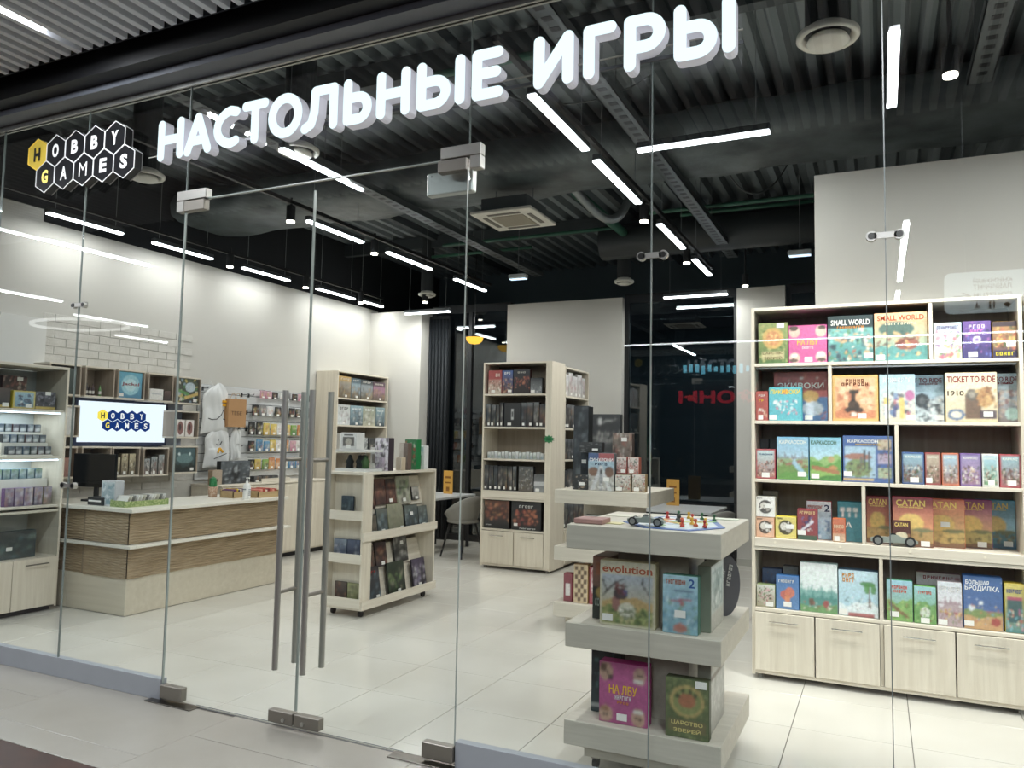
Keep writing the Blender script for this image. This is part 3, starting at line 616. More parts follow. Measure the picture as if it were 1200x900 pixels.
# ------------------------------------------------------------------ furniture builders
def bookcase(label, loc, rz, W, D, H, shelves, divs, doors, fascia=(), group=None, foot=.035, back=True, cat='bookcase', th=.022, doortop=.448, name='bookcase'):
    t = thing(name, label, cat, loc, rz, group)
    for s in (0, 1): MB().bbox(s*(W-th), s*(W-th)+th, 0, D, foot-.01, H, .0015).build('side_panel', WOODZ, t)
    MB().bbox(th, W-th, 0, D, H-th, H, .0015).build('top_panel', WOODX, t)
    MB().bbox(th, W-th, 0, D, foot, foot+th, .0015).build('bottom_panel', WOODX, t)
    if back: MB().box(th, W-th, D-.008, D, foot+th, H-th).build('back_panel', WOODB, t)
    for z in shelves: MB().bbox(th, W-th, .002, D-.008, z-th, z, .0015).build('shelf', WOODX, t)
    for x, z0, z1 in divs: MB().bbox(x-th/2, x+th/2, .003, D-.008, z0, z1, .0015).build('divider', WOODZ, t)
    for x0, x1, z0, z1 in fascia: MB().bbox(x0, x1, -.004, .001, z0, z1, .001).build('fascia_board', WOODX, t)
    for x0, x1, z0, z1 in doors:
        d = MB().bbox(x0+.003, x1-.003, -.018, .0, z0+.003, z1-.003, .0015).build('door', WOODZ, t)
        c = (x0+x1)/2; hz = z1-.055
        MB().tube((c-.09, -.045, hz), (c+.09, -.045, hz), .0045, 8).tube((c-.065, -.045, hz), (c-.065, -.018, hz), .004, 8).tube((c+.065, -.045, hz), (c+.065, -.018, hz), .004, 8).build('handle', mat('d8d6d0', .15, 1), d)
    for x in (.05, W-.05):
        for y in (.05, D-.05): MB().tube((x, y, 0), (x, y, foot+.001), .018, 10).build('foot', mat('8b8a86', .4), t)
    return t
# tall right bookcase
Z = [2.098, 1.710, 1.316, .93, .468]
def tall(label, x0):
    return bookcase(label, (x0, 5.465, 0), 0, 1.572, .39, 2.48, [2.098, 1.710, 1.316, .925, .865, .462],
        [(1.087, 2.099, 2.457), (.498, 1.711, 2.075), (.886, 1.317, 1.687), (.69, .926, 1.293), (.785, .463, .842), (.785, .058, .439)],
        [(.02, .393, .058, .440), (.395, .775, .058, .440), (.795, 1.186, .058, .440), (1.188, 1.552, .058, .440)], [(.022, 1.55, .867, .924)], 'tall light wood bookcases')
tb = tall('tall wide light wood bookcase full of board games beside the right partition', -.785)
tall('next light wood bookcase at the right edge of the view', .80)
for i, x in enumerate((.15, .55, .95, 1.35)): MB().tube((x, -.007, .90), (x, -.004, .90), .008, 8).build('fixing_cap', mat('ece4d2', .5), tb)
for z in (2.04,): MB().box(.03, 1.54, .03, .045, z+.02, z+.03).build('led_strip', mat('cfd2d4', .3, .5), tb)
S = 'on the'
def Y_(off): return 5.50+off
TX = 'top shelf, tall right bookcase'
gbox('green and yellow box with round emblem, leftmost '+TX, -.744, -.548, 2.099, .28, Y_(0), side='5d6b33', ops=[('g', '4f7a35', 'a9b65a'), ('s', 30, ['3f6b2e', 'c9c46a', '7fa04c'], 0, 0, 1, 1, .07), ('e', .5, .62, .36, .27, 'e5b13c'), ('e', .5, .62, .24, .18, 'e08a3a'), ('s', 8, ['f6d36b', 'b8532a'], .35, .5, .65, .75, .06), ('b', .1, .1, .9, .3, 'd9c987')], title=[('ЦАРСТВО', .5, .25, .7, .08, '5a4a20'), ('ЗВЕРЕЙ', .5, .14, .6, .08, '5a4a20')], tagp=(.75, .87))
gbox('magenta box with four cartoon faces '+TX, -.546, -.302, 2.099, .255, Y_(0), side='b3247f', ops=[('g', 'd62b92', 'e8409f'), ('e', .15, .84, .14, .16, 'e9c9a8'), ('e', .85, .84, .14, .16, 'e9c9a8'), ('e', .15, .13, .14, .14, 'e9c9a8'), ('e', .85, .15, .14, .15, 'e9c9a8'), ('e', .13, .93, .12, .07, '4a3a32'), ('e', .88, .93, .1, .06, '4a3a32'), ('e', .12, .06, .12, .05, '4a3a32'), ('e', .86, .07, .12, .05, '4a3a32'), ('b', .76, .17, .95, .24, 'f2efe9'), ('b', .08, .17, .22, .22, 'f2efe9')], title=[('НА ЛБУ', .5, .55, .55, .15, 'f5c83a'), ('~' * 8, .5, .40, .3, .07, 'f2f2f2')], tagp=(.52, .03))
gbox('teal fantasy box with black band '+TX, -.30, -.024, 2.1, .305, Y_(.0), side='2b4146', ops=[('g', '2f8f8c', '6fc5bd'), ('s', 40, ['1f3b44', 'e0a657', '7bd0c4', 'b85a3a', '2c6a70', 'e8e0c8', '5a8f3d', '3a2b49'], 0, .0, 1, .7, .08), ('b', 0, .72, 1, 1, '1a1c22')], title=[('SMALL WORLD', .5, .85, .86, .12, 'f2f0ea'), ('~' * 11, .5, .745, .6, .05, 'e39a45')], tagp=(.9, .07))
gbox('orange seascape box with a ship '+TX, -.021, .287, 2.098, .312, Y_(0), side='c07c3c', ops=[('g', '5bb9ad', 'eebb6b'), ('h', .28, .03, 9, '3e9c98'), ('e', .42, .66, .34, .16, '2f6a63'), ('e', .62, .35, .23, .13, '9b3d22'), ('l', .42, .35, .86, .5, .02, '6a2d1c'), ('s', 16, ['e7862e', 'f4c36a', '8c3b20', '2c5a5a'], .05, .1, .95, .6, .06), ('b', 0, .84, 1, 1, 'f0c98c')], title=[('SMALL WORLD', .5, .89, .88, .11, 'b4451f'), ('~' * 11, .5, .77, .6, .05, 'f2e6c8')], tagp=(.12, .03))
gbox('pale box with cartoon creatures, left of the purple box '+TX, .318, .474, 2.10, .232, Y_(0), side='a3b7c2', ops=[('g', 'e9d9b0', 'bcdcec'), ('s', 26, ['d1435b', '5ca04a', 'f0a33c', '8a4fa0', 'f2efe8', 'c86b8a'], .05, .05, .95, .75, .1)], title=[('~' * 11, .5, .86, .8, .1, '5a3a7a')], tagp=(.25, .17))
gbox('purple box with a round white emblem '+TX, .476, .63, 2.10, .235, Y_(0), side='3c2a6a', ops=[('g', '2c2a72', '6a3aa0'), ('s', 18, ['8a4fc0', '4a63c9', 'c04fb0', '22205a'], 0, 0, 1, 1, .08), ('e', .5, .5, .14, .1, 'f0eef2'), ('e', .5, .5, .08, .055, '6a3aa0')], title=[('~' * 5, .5, .85, .6, .1, 'f0e6f5'), ('~' * 5, .5, .73, .5, .08, 'e58ad0')], tagp=(.35, .05))
gbox('dark and yellow creature box, right end '+TX, .634, .765, 2.10, .226, Y_(0), side='8c6a25', ops=[('g', '3a2f5a', 'c78a2a'), ('s', 24, ['e8c33a', '6b4a22', 'd85a2a', '3f6b3a'], .05, .25, .95, .85, .1), ('b', 0, .86, 1, 1, '241d3a'), ('b', 0, 0, 1, .2, '2a2350')], title=[('~' * 6, .5, .12, .8, .1, 'f2e23a')], tagp=(.75, .3))
TX = 'second shelf, tall right bookcase'
gbox('small red box, leftmost '+TX, -.762, -.678, 1.711, .2, Y_(.0), side='a3332b', ops=[('g', 'b53a30', 'c24a3a'), ('s', 8, ['e8c9a0', 'f2efe9'], .2, .1, .9, .4, .08)], title=[('~' * 4, .5, .85, .6, .08, 'f2f0ea'), ('~' * 3, .45, .68, .4, .08, 'f2d23a')], tagp=(.4, .03))
gbox('turquoise box standing before the red and blue one '+TX, -.676, -.462, 1.711, .226, Y_(.0), side='1f9fb0', ops=[('g', '2fb3c4', '35c0cc'), ('s', 16, ['f2efe9', 'e86a8a', 'c9e8ea', '8a5aa0'], .15, .2, .85, .6, .07), ('e', .5, .87, .1, .08, 'e8553a')], title=[('ПИКИВОКИ', .5, .86, .9, .14, 'f2d23a')], tagp=(.12, .03))
gbox('large red and blue box behind the turquoise one '+TX, -.655, -.306, 1.711, .336, Y_(.10), side='a84a3a', ops=[('g', '3a78b8', '4a86c0'), ('b', 0, .5, 1, 1, 'c24a35'), ('s', 22, ['d86a50', 'a83a2a', '2f66a5', 'e8e0d2'], 0, .05, 1, .95, .05), ('e', .68, .5, .16, .12, 'e8b33c'), ('e', .72, .25, .2, .14, 'cfdcea')], title=[('ЭКИВОКИ', .5, .72, .86, .12, 'f2f0ea')], tagp=(.65, .03))
gbox('orange box in a yellow frame with a black steam engine '+TX, -.277, .001, 1.711, .3, Y_(0), side='dba332', ops=[('g', 'e8a05a', 'f2b878'), ('h', .25, .05, 7, 'd8783a'), ('s', 14, ['e88a4a', 'f5cf9a', 'c96a34'], .1, .2, .9, .8, .1), ('e', .47, .33, .13, .13, '2a2826'), ('b', .42, .42, .52, .66, '2a2826'), ('b', .36, .6, .58, .68, '35302c'), ('e', .35, .24, .09, .05, '3a3430'), ('e', .6, .24, .09, .06, '3a3430'), ('e', .47, .14, .06, .05, 'efe6d6'), ('f', .06, 'eab53c'), ('s', 6, ['3a322c'], .3, .12, .7, .3, .05)], title=[('~' * 6, .5, .88, .42, .07, '7a3a1c'), ('~' * 8, .5, .80, .6, .07, '7a3a1c')], tagp=(.65, .06))
gbox('light blue box with a row of cartoon people '+TX, .004, .213, 1.711, .3, Y_(0), side='8fb3c4', ops=[('g', 'e2d4ae', '9fcfe4'), ('s', 22, ['7a5a9a', 'c85a6a', '5a86b8', '3a3a4a', 'e8e0d0'], .1, .15, .9, .6, .09), ('e', .2, .42, .09, .1, 'f0cc3c'), ('e', .62, .4, .09, .12, 'f0cc3c'), ('b', .15, .06, .28, .35, 'f2f0ea'), ('b', .55, .06, .70, .32, 'efc63a'), ('b', .38, .08, .48, .32, '3f4f8a'), ('e', .85, .55, .13, .12, 'c44f9a')], title=[('~' * 9, .5, .88, .8, .1, 'eef4f8')], tagp=(.93, .03))
tt = lambda sub, c: [('TICKET TO RIDE', .5, .88, .92, .1, c), (sub, .68, .80, .38, .045, c)]
gbox('blue grey railway box half hidden behind the cartoon people box '+TX, .10, .376, 1.711, .3, Y_(.075), side='6f8a98', ops=[('g', '6a7a80', 'a9d2e6'), ('h', .5, .04, 8, 'c9d6da'), ('e', .55, .45, .16, .16, '26292e'), ('s', 26, ['2c3036', '55606a', '8a949c', 'e0dccf', '3a4a5a'], .3, .02, 1, .5, .07), ('e', .55, .45, .08, .08, '5a5f66')], title=tt('европа', '7a2430'), tagp=(.9, .04))
gbox('wide cream railway box with an engine and a woman '+TX, .376, .655, 1.711, .305, Y_(0), side='b59f72', ops=[('g', 'd9c391', 'efe3bf'), ('b', .38, .05, .7, .55, '6b4a3a'), ('e', .52, .55, .12, .12, '6f675c'), ('e', .52, .55, .06, .06, 'a89e8c'), ('e', .78, .5, .15, .2, 'c98f3e'), ('s', 22, ['b8762f', 'e2b45e', '8a5a3a'], .6, .3, .98, .7, .05), ('b', .66, .05, .98, .22, '4a3550'), ('e', .2, .14, .17, .12, '2f6aa0'), ('e', .2, .14, .11, .07, 'e8dcc2')], title=[('TICKET TO RIDE', .5, .86, .93, .13, '8c2f2a'), ('1910', .2, .58, .32, .1, '4a3a2c')], tagp=(.82, .1))
gbox('grey blue railway box, right end '+TX, .53, .78, 1.711, .302, Y_(.075), side='8a9aa3', ops=[('g', '7a6a6a', 'b4d3e2'), ('s', 30, ['8a4a42', 'b09a8a', '5a6a7a', 'c9b8a8'], .3, .1, 1, .65, .07), ('e', .85, .17, .16, .13, '9fc9c2')], title=tt('азия', '7a2430'), tagp=(.15, .03))
TX = 'third shelf, tall right bookcase'
gbox('dark grey box standing at the very back, left, '+TX, -.76, -.70, 1.317, .27, Y_(.2), side='2e3338', ops=[('g', '2e3338', '41484e')], tagp=None)
gbox('dark box behind the castle box '+TX, -.698, -.64, 1.317, .27, Y_(.2), side='24282e', ops=[('g', '24282e', '3a4148')], tagp=None)
gbox('small red framed box with a crowd, leftmost '+TX, -.762, -.632, 1.317, .201, Y_(0), side='b03a44', ops=[('g', 'a35a4a', 'bfe0e2'), ('s', 30, ['7a2f2a', 'e0c0a0', '5a4a3a', 'c86a5a'], .05, .1, .95, .6, .07), ('f', .05, 'c0434a')], title=[('Каркассон'[:5], .5, .82, .7, .08, '3a5a7a')], tagp=(.5, .05))
gbox('light blue box with a castle and a river '+TX, -.627, -.422, 1.317, .285, Y_(0), side='4a8fb8', ops=[('g', 'cfe6ee', '6fb8dc'), ('h', .5, .03, 9, '8fae6a'), ('y', .5, 9, .16, '8a8f9a'), ('h', .36, .04, 7, '6f9a3f'), ('s', 16, ['a85a3a', '5f8a3a', 'c9b48a', '8a4a34'], 0, .3, 1, .5, .06), ('l', .3, .35, .8, .45, .03, 'a86a5a'), ('l', .55, .4, .95, .05, .06, '8fc4dc'), ('h', .14, .04, 6, '5fa03a')], title=[('КАРКАССОН', .5, .88, .85, .09, 'f0efe2')], tagp=(.78, .08))
gbox('light blue box with rolling green fields '+TX, -.42, -.222, 1.317, .285, Y_(0), side='3f93a8', ops=[('g', 'd6ecf0', '6fc0dc'), ('h', .55, .05, 6, '8fbf4a'), ('h', .42, .06, 7, '5fa53a'), ('h', .26, .05, 5, '8fc24a'), ('e', .68, .5, .1, .08, 'c9a060'), ('l', .1, .3, .9, .2, .05, 'b5653a'), ('e', .75, .3, .14, .05, 'd0873f'), ('h', .1, .03, 5, '3f8a34')], title=[('КАРКАССОН', .45, .88, .8, .09, '3a5a1c')], tagp=(.18, .05))
gbox('large dark blue box with castle picture and three side scenes '+TX, -.216, .083, 1.317, .3, Y_(0), side='2a4f8f', depth=.12, ops=[('g', '2f5aa0', '3565ab'), ('b', .03, .1, .66, .78, '9fc6dc'), ('h', .0, 0, 1, '2f5aa0'), ('e', .3, .3, .26, .2, '7f9a4a'), ('e', .3, .55, .28, .07, 'b06a4a'), ('b', .42, .3, .46, .7, '4a4f56'), ('b', .5, .25, .55, .66, '5a6068'), ('b', .35, .28, .38, .55, '6a6f74'), ('s', 12, ['4a4f56', '7a6a4a', '8f9a5a'], .1, .15, .62, .4, .06), ('b', .7, .7, .97, .92, 'c9b48a'), ('b', .7, .4, .97, .62, 'b0a0b8'), ('b', .7, .1, .97, .32, 'a8b88a'), ('s', 20, ['a83a2a', '5a4a3a', 'e0c89a'], .72, .1, .96, .9, .04), ('b', 0, .03, .6, .08, 'e0b84a')], title=[('КАРКАССОН', .4, .88, .6, .07, 'f0efe2'), ('~' * 11, .5, .81, .5, .035, 'e0b84a')], tagp=(.1, .12))
cs = [('2f5a9a', 'blue', .127, .254), ('a33a3a', 'dark red', .256, .345), ('d06a3a', 'orange', .348, .444), ('7a5aa0', 'violet', .447, .56), ('e4e4dc', 'white', .563, .652), ('b8404a', 'red', .655, .765)]
for i, (c, nm, a, b) in enumerate(cs):
    gbox(f'small {nm} edged box, {ORD[i]} of six, '+TX, a, b, 1.317, .2, Y_(0), side=c, group='six small expansion boxes on the third shelf', ops=[('g', ['6a5a4a', '8a5a4a', 'a05a3a', '9a6a8a', '5f9a4a', 'a0504a'][i], ['8fc0d8', 'c9b89a', '9fd0e8', 'a090c8', 'a8d8ee', '8fc8d4'][i]), ('s', 26, ['5a3a2a', 'c8a080', '8a4a3a', 'e8e0d0', '4a6a3a'], .05, .1, .95, .6, .08), ('f', .06, c)], title=[('КАРКАССОН'[:6], .5, .86, .7, .07, 'f0efe2')])
TX = 'fourth shelf, tall right bookcase'
gbox('pale grey box at the back behind the white one '+TX, -.745, -.64, .926, .30, Y_(.2), side='7a756c', ops=[('g', '8a857a', '9a958a'), ('b', .1, .1, .9, .9, '6f6a60')], tagp=None)
def dobble(label, a, b, z, h, c): gbox(label, a, b, z, h, Y_(0), side=c, depth=.09, ops=[('g', c, c), ('e', .5, .5, .36, .34, '2c2b2a'), ('e', .42, .55, .2, .18, 'e4dfd2'), ('e', .62, .42, .14, .14, 'b8b0a4'), ('s', 8, ['4a3a34', 'f2efe9'], .2, .2, .8, .8, .07)], tagp=(.7, .45), title=[('~' * 5, .2, .9, .3, .07, '2c2b2a')])
dobble('peach box with dark round picture, under the white box '+TX, -.762, -.642, .926, .134, 'f0b48a')
dobble('white box with dark round picture, stacked on the peach one '+TX, -.762, -.638, 1.0605, .136, 'efede6')
dobble('yellow box with dark round picture beside the peach one '+TX, -.638, -.502, .926, .145, 'ecd84a')
gbox('white and blue box with a large numeral two '+TX, -.449, -.289, .926, .252, Y_(.085), side='b03a4a', ops=[('g', '8fc0dc', 'dceef4'), ('b', 0, .72, 1, 1, 'f0f2f2'), ('s', 16, ['5a9ac8', 'b0d8ea', '4a7ab0', 'e8f2f6'], 0, .05, 1, .65, .09)], title=[('~' * 10, .35, .84, .6, .09, 'c85a3a'), ('2', .82, .82, .22, .18, '2a3a5a')], tagp=None)
gbox('dark red box with a blue figure and pale title, '+TX, -.499, -.372, .926, .202, Y_(0), side='8c2430', ops=[('g', '35684f', 'a32f3a'), ('b', 0, .15, 1, 1, 'a02c38'), ('s', 12, ['3a4a8a', '5a6ab0', 'e8e4e0', '2c3060'], .25, .3, .8, .75, .1), ('l', .2, .3, .8, .6, .04, 'd8d4e0')], title=[('~' * 8, .5, .88, .8, .1, 'f0d8a0')], tagp=(.2, .15))
gbox('teal box with white letters, right of the small orange one '+TX, -.256, -.103, .926, .258, Y_(.07), side='12727f', ops=[('g', '1c8f9f', '1f97a8'), ('b', .1, .74, .3, .86, 'f2f0ea'), ('b', .38, .74, .56, .86, 'f2f0ea'), ('b', .64, .74, .84, .86, 'f2f0ea'), ('b', .16, .62, .26, .74, 'f2f0ea'), ('b', .44, .62, .52, .72, 'f2f0ea'), ('b', .7, .62, .78, .72, 'f2f0ea')], title=[('А', .45, .42, .28, .14, 'f2f0ea')], tagp=None)
gbox('small orange box before the teal one '+TX, -.284, -.203, .926, .152, Y_(0), side='c8622a', ops=[('g', 'd8b48a', 'd9652a'), ('b', 0, .35, 1, 1, 'd8662c'), ('s', 8, ['e8a05a', 'a8451c'], .1, .4, .9, .7, .1)], title=[('~' * 5, .5, .66, .8, .14, 'f2e0c0')], tagp=(.35, .05))
def catan(label, a, b, h, yo_, top, sky, gnd, wave=None, **k):
    gbox(label, a, b, .926, h, Y_(yo_+.028), side=top, depth=.065, ops=[('g', sky, top, .25, 1), ('e', .45, .47, .32, .2, 'f6c93a'), ('b', 0, 0, 1, .33, gnd), ('h', .33, .03, 7, gnd), ('s', 10, ['8a7a3a', 'c9a84a', '6a5a2a'], 0, .08, 1, .3, .06), ('e', .75, .34, .28, .04, '7a8050'), ('h', .1, .02, 6, wave or '7a4a2a')], title=[('CATAN', .45, .88, .72, .13, 'f2d67a'), ('колонизаторы', .45, .79, .62, .035, 'f2d67a')], **k)
catan('dark red sunset box, leftmost of the big sunset boxes on the fourth shelf', -.083, .066, .3, .075, 'a02c40', 'f0924a', 'c89a3f', tagp=(.8, .02))
catan('dark red sunset box with full gold title on the fourth shelf', .07, .30, .308, .0, 'a02a44', 'f29a4a', 'c4963f', tagp=(.8, .02))
catan('orange sunset box right of the dark red ones on the fourth shelf', .235, .478, .301, .075, 'e06c48', 'f8bc5c', 'd0a83c', tagp=(.55, .42))
catan('purple sunset box right of the orange one on the fourth shelf', .40, .632, .301, .15, '9a3488', 'f2ac5a', 'c4ae48', tagp=(.75, .03))
catan('blue seascape box at the right end of the fourth shelf', .55, .765, .301, .225, '3a9cd0', 'a8e0ee', '3f8a9a', '2f6a8a', tagp=(.8, .05))
gbox('small dark brown box standing before the big sunset boxes on the fourth shelf', .066, .172, .926, .161, 5.503, side='4a1a1a', depth=.022, ops=[('g', 'c88a4a', '5a1f1c'), ('b', 0, .5, 1, 1, '5a1f1c'), ('e', .5, .4, .35, .16, 'f2e0b0'), ('b', 0, 0, 1, .3, 'b0a89a')], title=[('CATAN', .5, .84, .72, .15, 'f2d67a')], tagp=None)
TX = 'lower open shelf, tall right bookcase'
gbox('dark blue box at the back left '+TX, -.745, -.612, .463, .235, Y_(.16), side='1f3f6a', ops=[('g', '243f66', '2f5a90'), ('s', 8, ['7a4a3a', '3a6aa0'], .1, .1, .9, .9, .1)], tagp=None)
gbox('grey box at the back behind the blue one '+TX, -.61, -.507, .463, .26, Y_(.16), side='5a5f62', ops=[('g', '5a5f62', '7a8082')], tagp=None)
gbox('small box with green plants, leftmost '+TX, -.76, -.638, .463, .148, Y_(0), side='8a9a6a', ops=[('g', 'a8a07a', 'd8dcd0'), ('s', 34, ['5f7a3a', 'b04a5a', '3f5a2a', 'c9b89a', 'e0a0a8'], .05, .1, .95, .9, .09)], tagp=(.7, .05))
gbox('blue box with an orange butterfly shape '+TX, -.636, -.488, .463, .22, Y_(0), side='2f6fae', ops=[('g', '4a8ac8', '2f78c0'), ('e', .4, .42, .22, .14, 'd8552a'), ('e', .6, .5, .22, .16, 'e8703a'), ('e', .5, .3, .13, .12, 'e8863a')], title=[('~' * 8, .45, .83, .7, .09, 'f2f0ea')], tagp=(.5, .08))
gbox('white and teal forest box '+TX, -.484, -.253, .463, .318, Y_(-.0), side='9fb8b8', ops=[('g', 'cfe8e6', 'ebf3f2'), ('y', .42, 11, .16, '5fb0a8'), ('h', .42, .02, 8, '5fb0a8'), ('y', .28, 8, .16, '2f8f88'), ('h', .28, .03, 7, '3f9a90'), ('h', .14, .03, 5, '6fa85a'), ('e', .3, .2, .08, .08, '7a4a34'), ('e', .7, .18, .08, .08, 'b83a3a'), ('s', 10, ['8a5a3a', 'c86a5a', 'e8dcc8'], .1, .05, .9, .2, .04)], tagp=None)
gbox('light blue box with palm tree and penguins '+TX, -.252, -.015, .463, .291, Y_(0), side='4f6f86', depth=.1, ops=[('g', '9fd4e6', 'bfe4f2'), ('h', .28, .05, 6, 'e6f2f4'), ('l', .8, .2, .76, .68, .02, '7a4a2a'), ('e', .74, .72, .2, .06, '3f8f3a'), ('e', .72, .62, .06, .12, '4fa040'), ('e', .88, .62, .07, .12, '4fa040'), ('s', 16, ['2f3440', 'f2f4f4', '4a4f58'], .15, .15, .9, .4, .035), ('b', .25, 0, .9, .08, 'b03a34')], title=[('~' * 5, .25, .88, .32, .09, 'f0a030'), ('~' * 5, .27, .78, .34, .09, 'f0a030')], tagp=(.1, .03))
gbox('taller green and blue box with a branch, '+TX, .028, .178, .463, .252, Y_(0), side='4f9a7a', ops=[('g', '7fb04a', '8fd0e8'), ('h', .5, .05, 6, '7fb84a'), ('l', .15, .4, .8, .1, .05, '8a5a34'), ('s', 14, ['5f9a34', '9fc85a', 'a87a4a'], 0, .05, 1, .5, .08)], title=[('~' * 8, .5, .83, .6, .08, 'e8552a'), ('~' * 6, .5, .73, .55, .07, 'e8552a')], tagp=(.3, .1))
gbox('big pinkish grey box standing at the back '+TX, .20, .448, .463, .30, Y_(.11), side='8a6a70', ops=[('g', 'a8a0a4', 'b8b2b4'), ('s', 14, ['a04a5a', '8a8a90', 'd0c8cc'], 0, .1, 1, .9, .09)], title=[('~' * 9, .5, .9, .7, .07, '8a2f3a')], tagp=None)
gbox('smaller green box beside the branch box '+TX, .181, .306, .463, .228, Y_(0), side='5fa04a', ops=[('g', '6fae3f', '8fd0d8'), ('h', .55, .05, 7, '6fae4a'), ('e', .5, .3, .25, .14, 'd8e0d0'), ('s', 14, ['4f8f30', 'b0d06a', '8a5a34'], 0, .05, 1, .55, .07)], title=[('~' * 8, .5, .83, .6, .08, 'e8552a')], tagp=(.5, .02))
gbox('white and pink box with a castle hill '+TX, .31, .445, .463, .268, Y_(0), side='b0a4aa', ops=[('g', 'e0d0d4', 'd8e2ea'), ('h', .5, .06, 6, 'b89aa0'), ('y', .5, 5, .2, 'a88a94'), ('s', 16, ['b83a3a', 'e0c04a', '9a7a80', '6a8a4a'], 0, .08, 1, .4, .07)], title=[('~' * 8, .5, .83, .85, .12, 'f4f2f0')], tagp=(.2, .03))
gbox('blue box with white title and round red badge '+TX, .449, .655, .463, .316, Y_(0), side='1d5a9c', depth=.09, ops=[('g', 'c8743a', '2468ae'), ('b', 0, .35, 1, 1, '2468ae'), ('h', .36, .03, 7, '7fa04a'), ('h', .24, .03, 6, 'd8a05a'), ('e', .2, .4, .08, .06, 'dfe8f2'), ('e', .45, .5, .05, .04, 'e8f0f6'), ('s', 10, ['e8c04a', '5fa0d0', 'c85a3a'], .1, .1, .9, .45, .04), ('e', .82, .16, .13, .08, 'b8282c'), ('s', 12, ['e8f0f6'], 0, .5, 1, .95, .012)], title=[('БОЛЬШАЯ', .36, .88, .6, .08, 'f2f4f4'), ('БРОДИЛКА', .48, .77, .88, .11, 'f2f4f4')], tagp=(.12, .05))
gbox('yellow box with a dark window, right end '+TX, .662, .766, .463, .291, Y_(0), side='c9b02a', ops=[('g', '3a8a8a', 'e8d23a'), ('b', .1, .2, .9, .7, '1f5f6a'), ('l', .1, .7, .9, .7, .03, 'c83a6a'), ('s', 14, ['e86a3a', '6ac0d0', 'd0489a', 'f2e6c0'], .1, .05, .9, .5, .08)], title=[('~' * 9, .5, .84, .8, .08, '2f4a9a')], tagp=None)
for k2, z in enumerate((2.099, 1.711, 1.317, .926, .463)):
    for i in range(3):
        c = ['3a6aa0', 'b8503a', '4a8a5a', 'c9a03a', '7a4a8a'][(i+k2) % 5]
        gbox(f'{["blue","brick red","green","mustard","plum"][(i+k2)%5]} box, {ORD[i]} from left, {["top","second","third","fourth","lowest"][k2]} shelf, rightmost bookcase', .84+i*.22, 1.04+i*.22, z, .24+.02*i, 5.51, side=c, ops=[('g', c, 'd8d0c0'), ('s', 20, ['f0d8a0', c, '3a3a44'], 0, 0, 1, .8, .1)])

# grey toy cars
def toy_car(label, loc, rz, s=1):
    t = thing('toy_car', label, 'toy car', loc, rz, 'grey toy cars')
    P = [(-.085, .014), (-.085, .03), (-.06, .036), (-.02, .036), (-.008, .046), (.012, .046), (.03, .037), (.07, .034), (.088, .024), (.088, .014)]
    MB().prism([(x*s, z*s) for x, z in P], -.024*s, .024*s).build('body', mat('8f9790', .35), t)
    MB().prism([(x*s, z*s) for x, z in [(-.018, .0365), (-.008, .052), (.006, .052), (.016, .0385)]], -.012*s, .012*s).build('seat', BLK, t)
    for x in (-.058, .06):
        for y in (-.033, .025): w_ = MB().tube((x*s, y*s, .02*s), (x*s, (y+.008)*s, .02*s), .02*s, 18).build('wheel', mat('26282a', .5), t); MB().tube((x*s, (y-.001)*s, .02*s), (x*s, (y+.009)*s, .02*s), .013*s, 14).build('hub', mat('a9aca8', .3, .6), w_)
    return t

# ------------------------------------------------------------------ display islands
def island(label, x0, y0, W=.727, D=.80):
    t = thing('display_island', label, 'display stand', (x0, y0, 0), 0, 'three-tier display islands')
    for z in (.242, .69, 1.15): MB().bbox(0, W, 0, D, z-.112, z, .0025).build('tier_board', ISL, t)
    MB().box(.19, W-.19, .22, D-.22, .242, .578).build('core', ISLY, t); MB().box(.19, W-.19, .22, D-.22, .69, 1.038).build('core', ISLY, t)
    MB().bbox(.075, W-.075, .075, D-.075, .062, .13, .002).build('plinth', ISL, t)
    for x in (.12, W-.12):
        for y in (.12, D-.12):
            c = MB().tube((x-.012, y, .025), (x+.012, y, .025), .025, 14).build('caster', BLKM, t); MB().box(x-.018, x+.018, y-.015, y+.015, .045, .062).build('caster_plate', DSTEEL, c)
    return t
island('three-tier wooden display island closest to the glass', -1.359, 3.50)
island('three-tier wooden display island beside the middle bookcase', -2.41, 5.93, .775, .88)
TX = 'middle tier, nearest island'
gbox('tall brown and dark box with round fruit pictures, left of the big creature box', -1.275, -1.18, .69, .30, 3.64, side='6a4a3c', depth=.3, ops=[('g', '1d3a34', 'a8705a'), ('b', 0, 0, 1, .52, '1c332e'), ('e', .5, .42, .3, .1, 'c9a83a'), ('b', .2, .7, .8, .9, 'a85a2a')], title=[('COHO', .42, .27, .55, .13, '9aa8a0')], tagp=None)
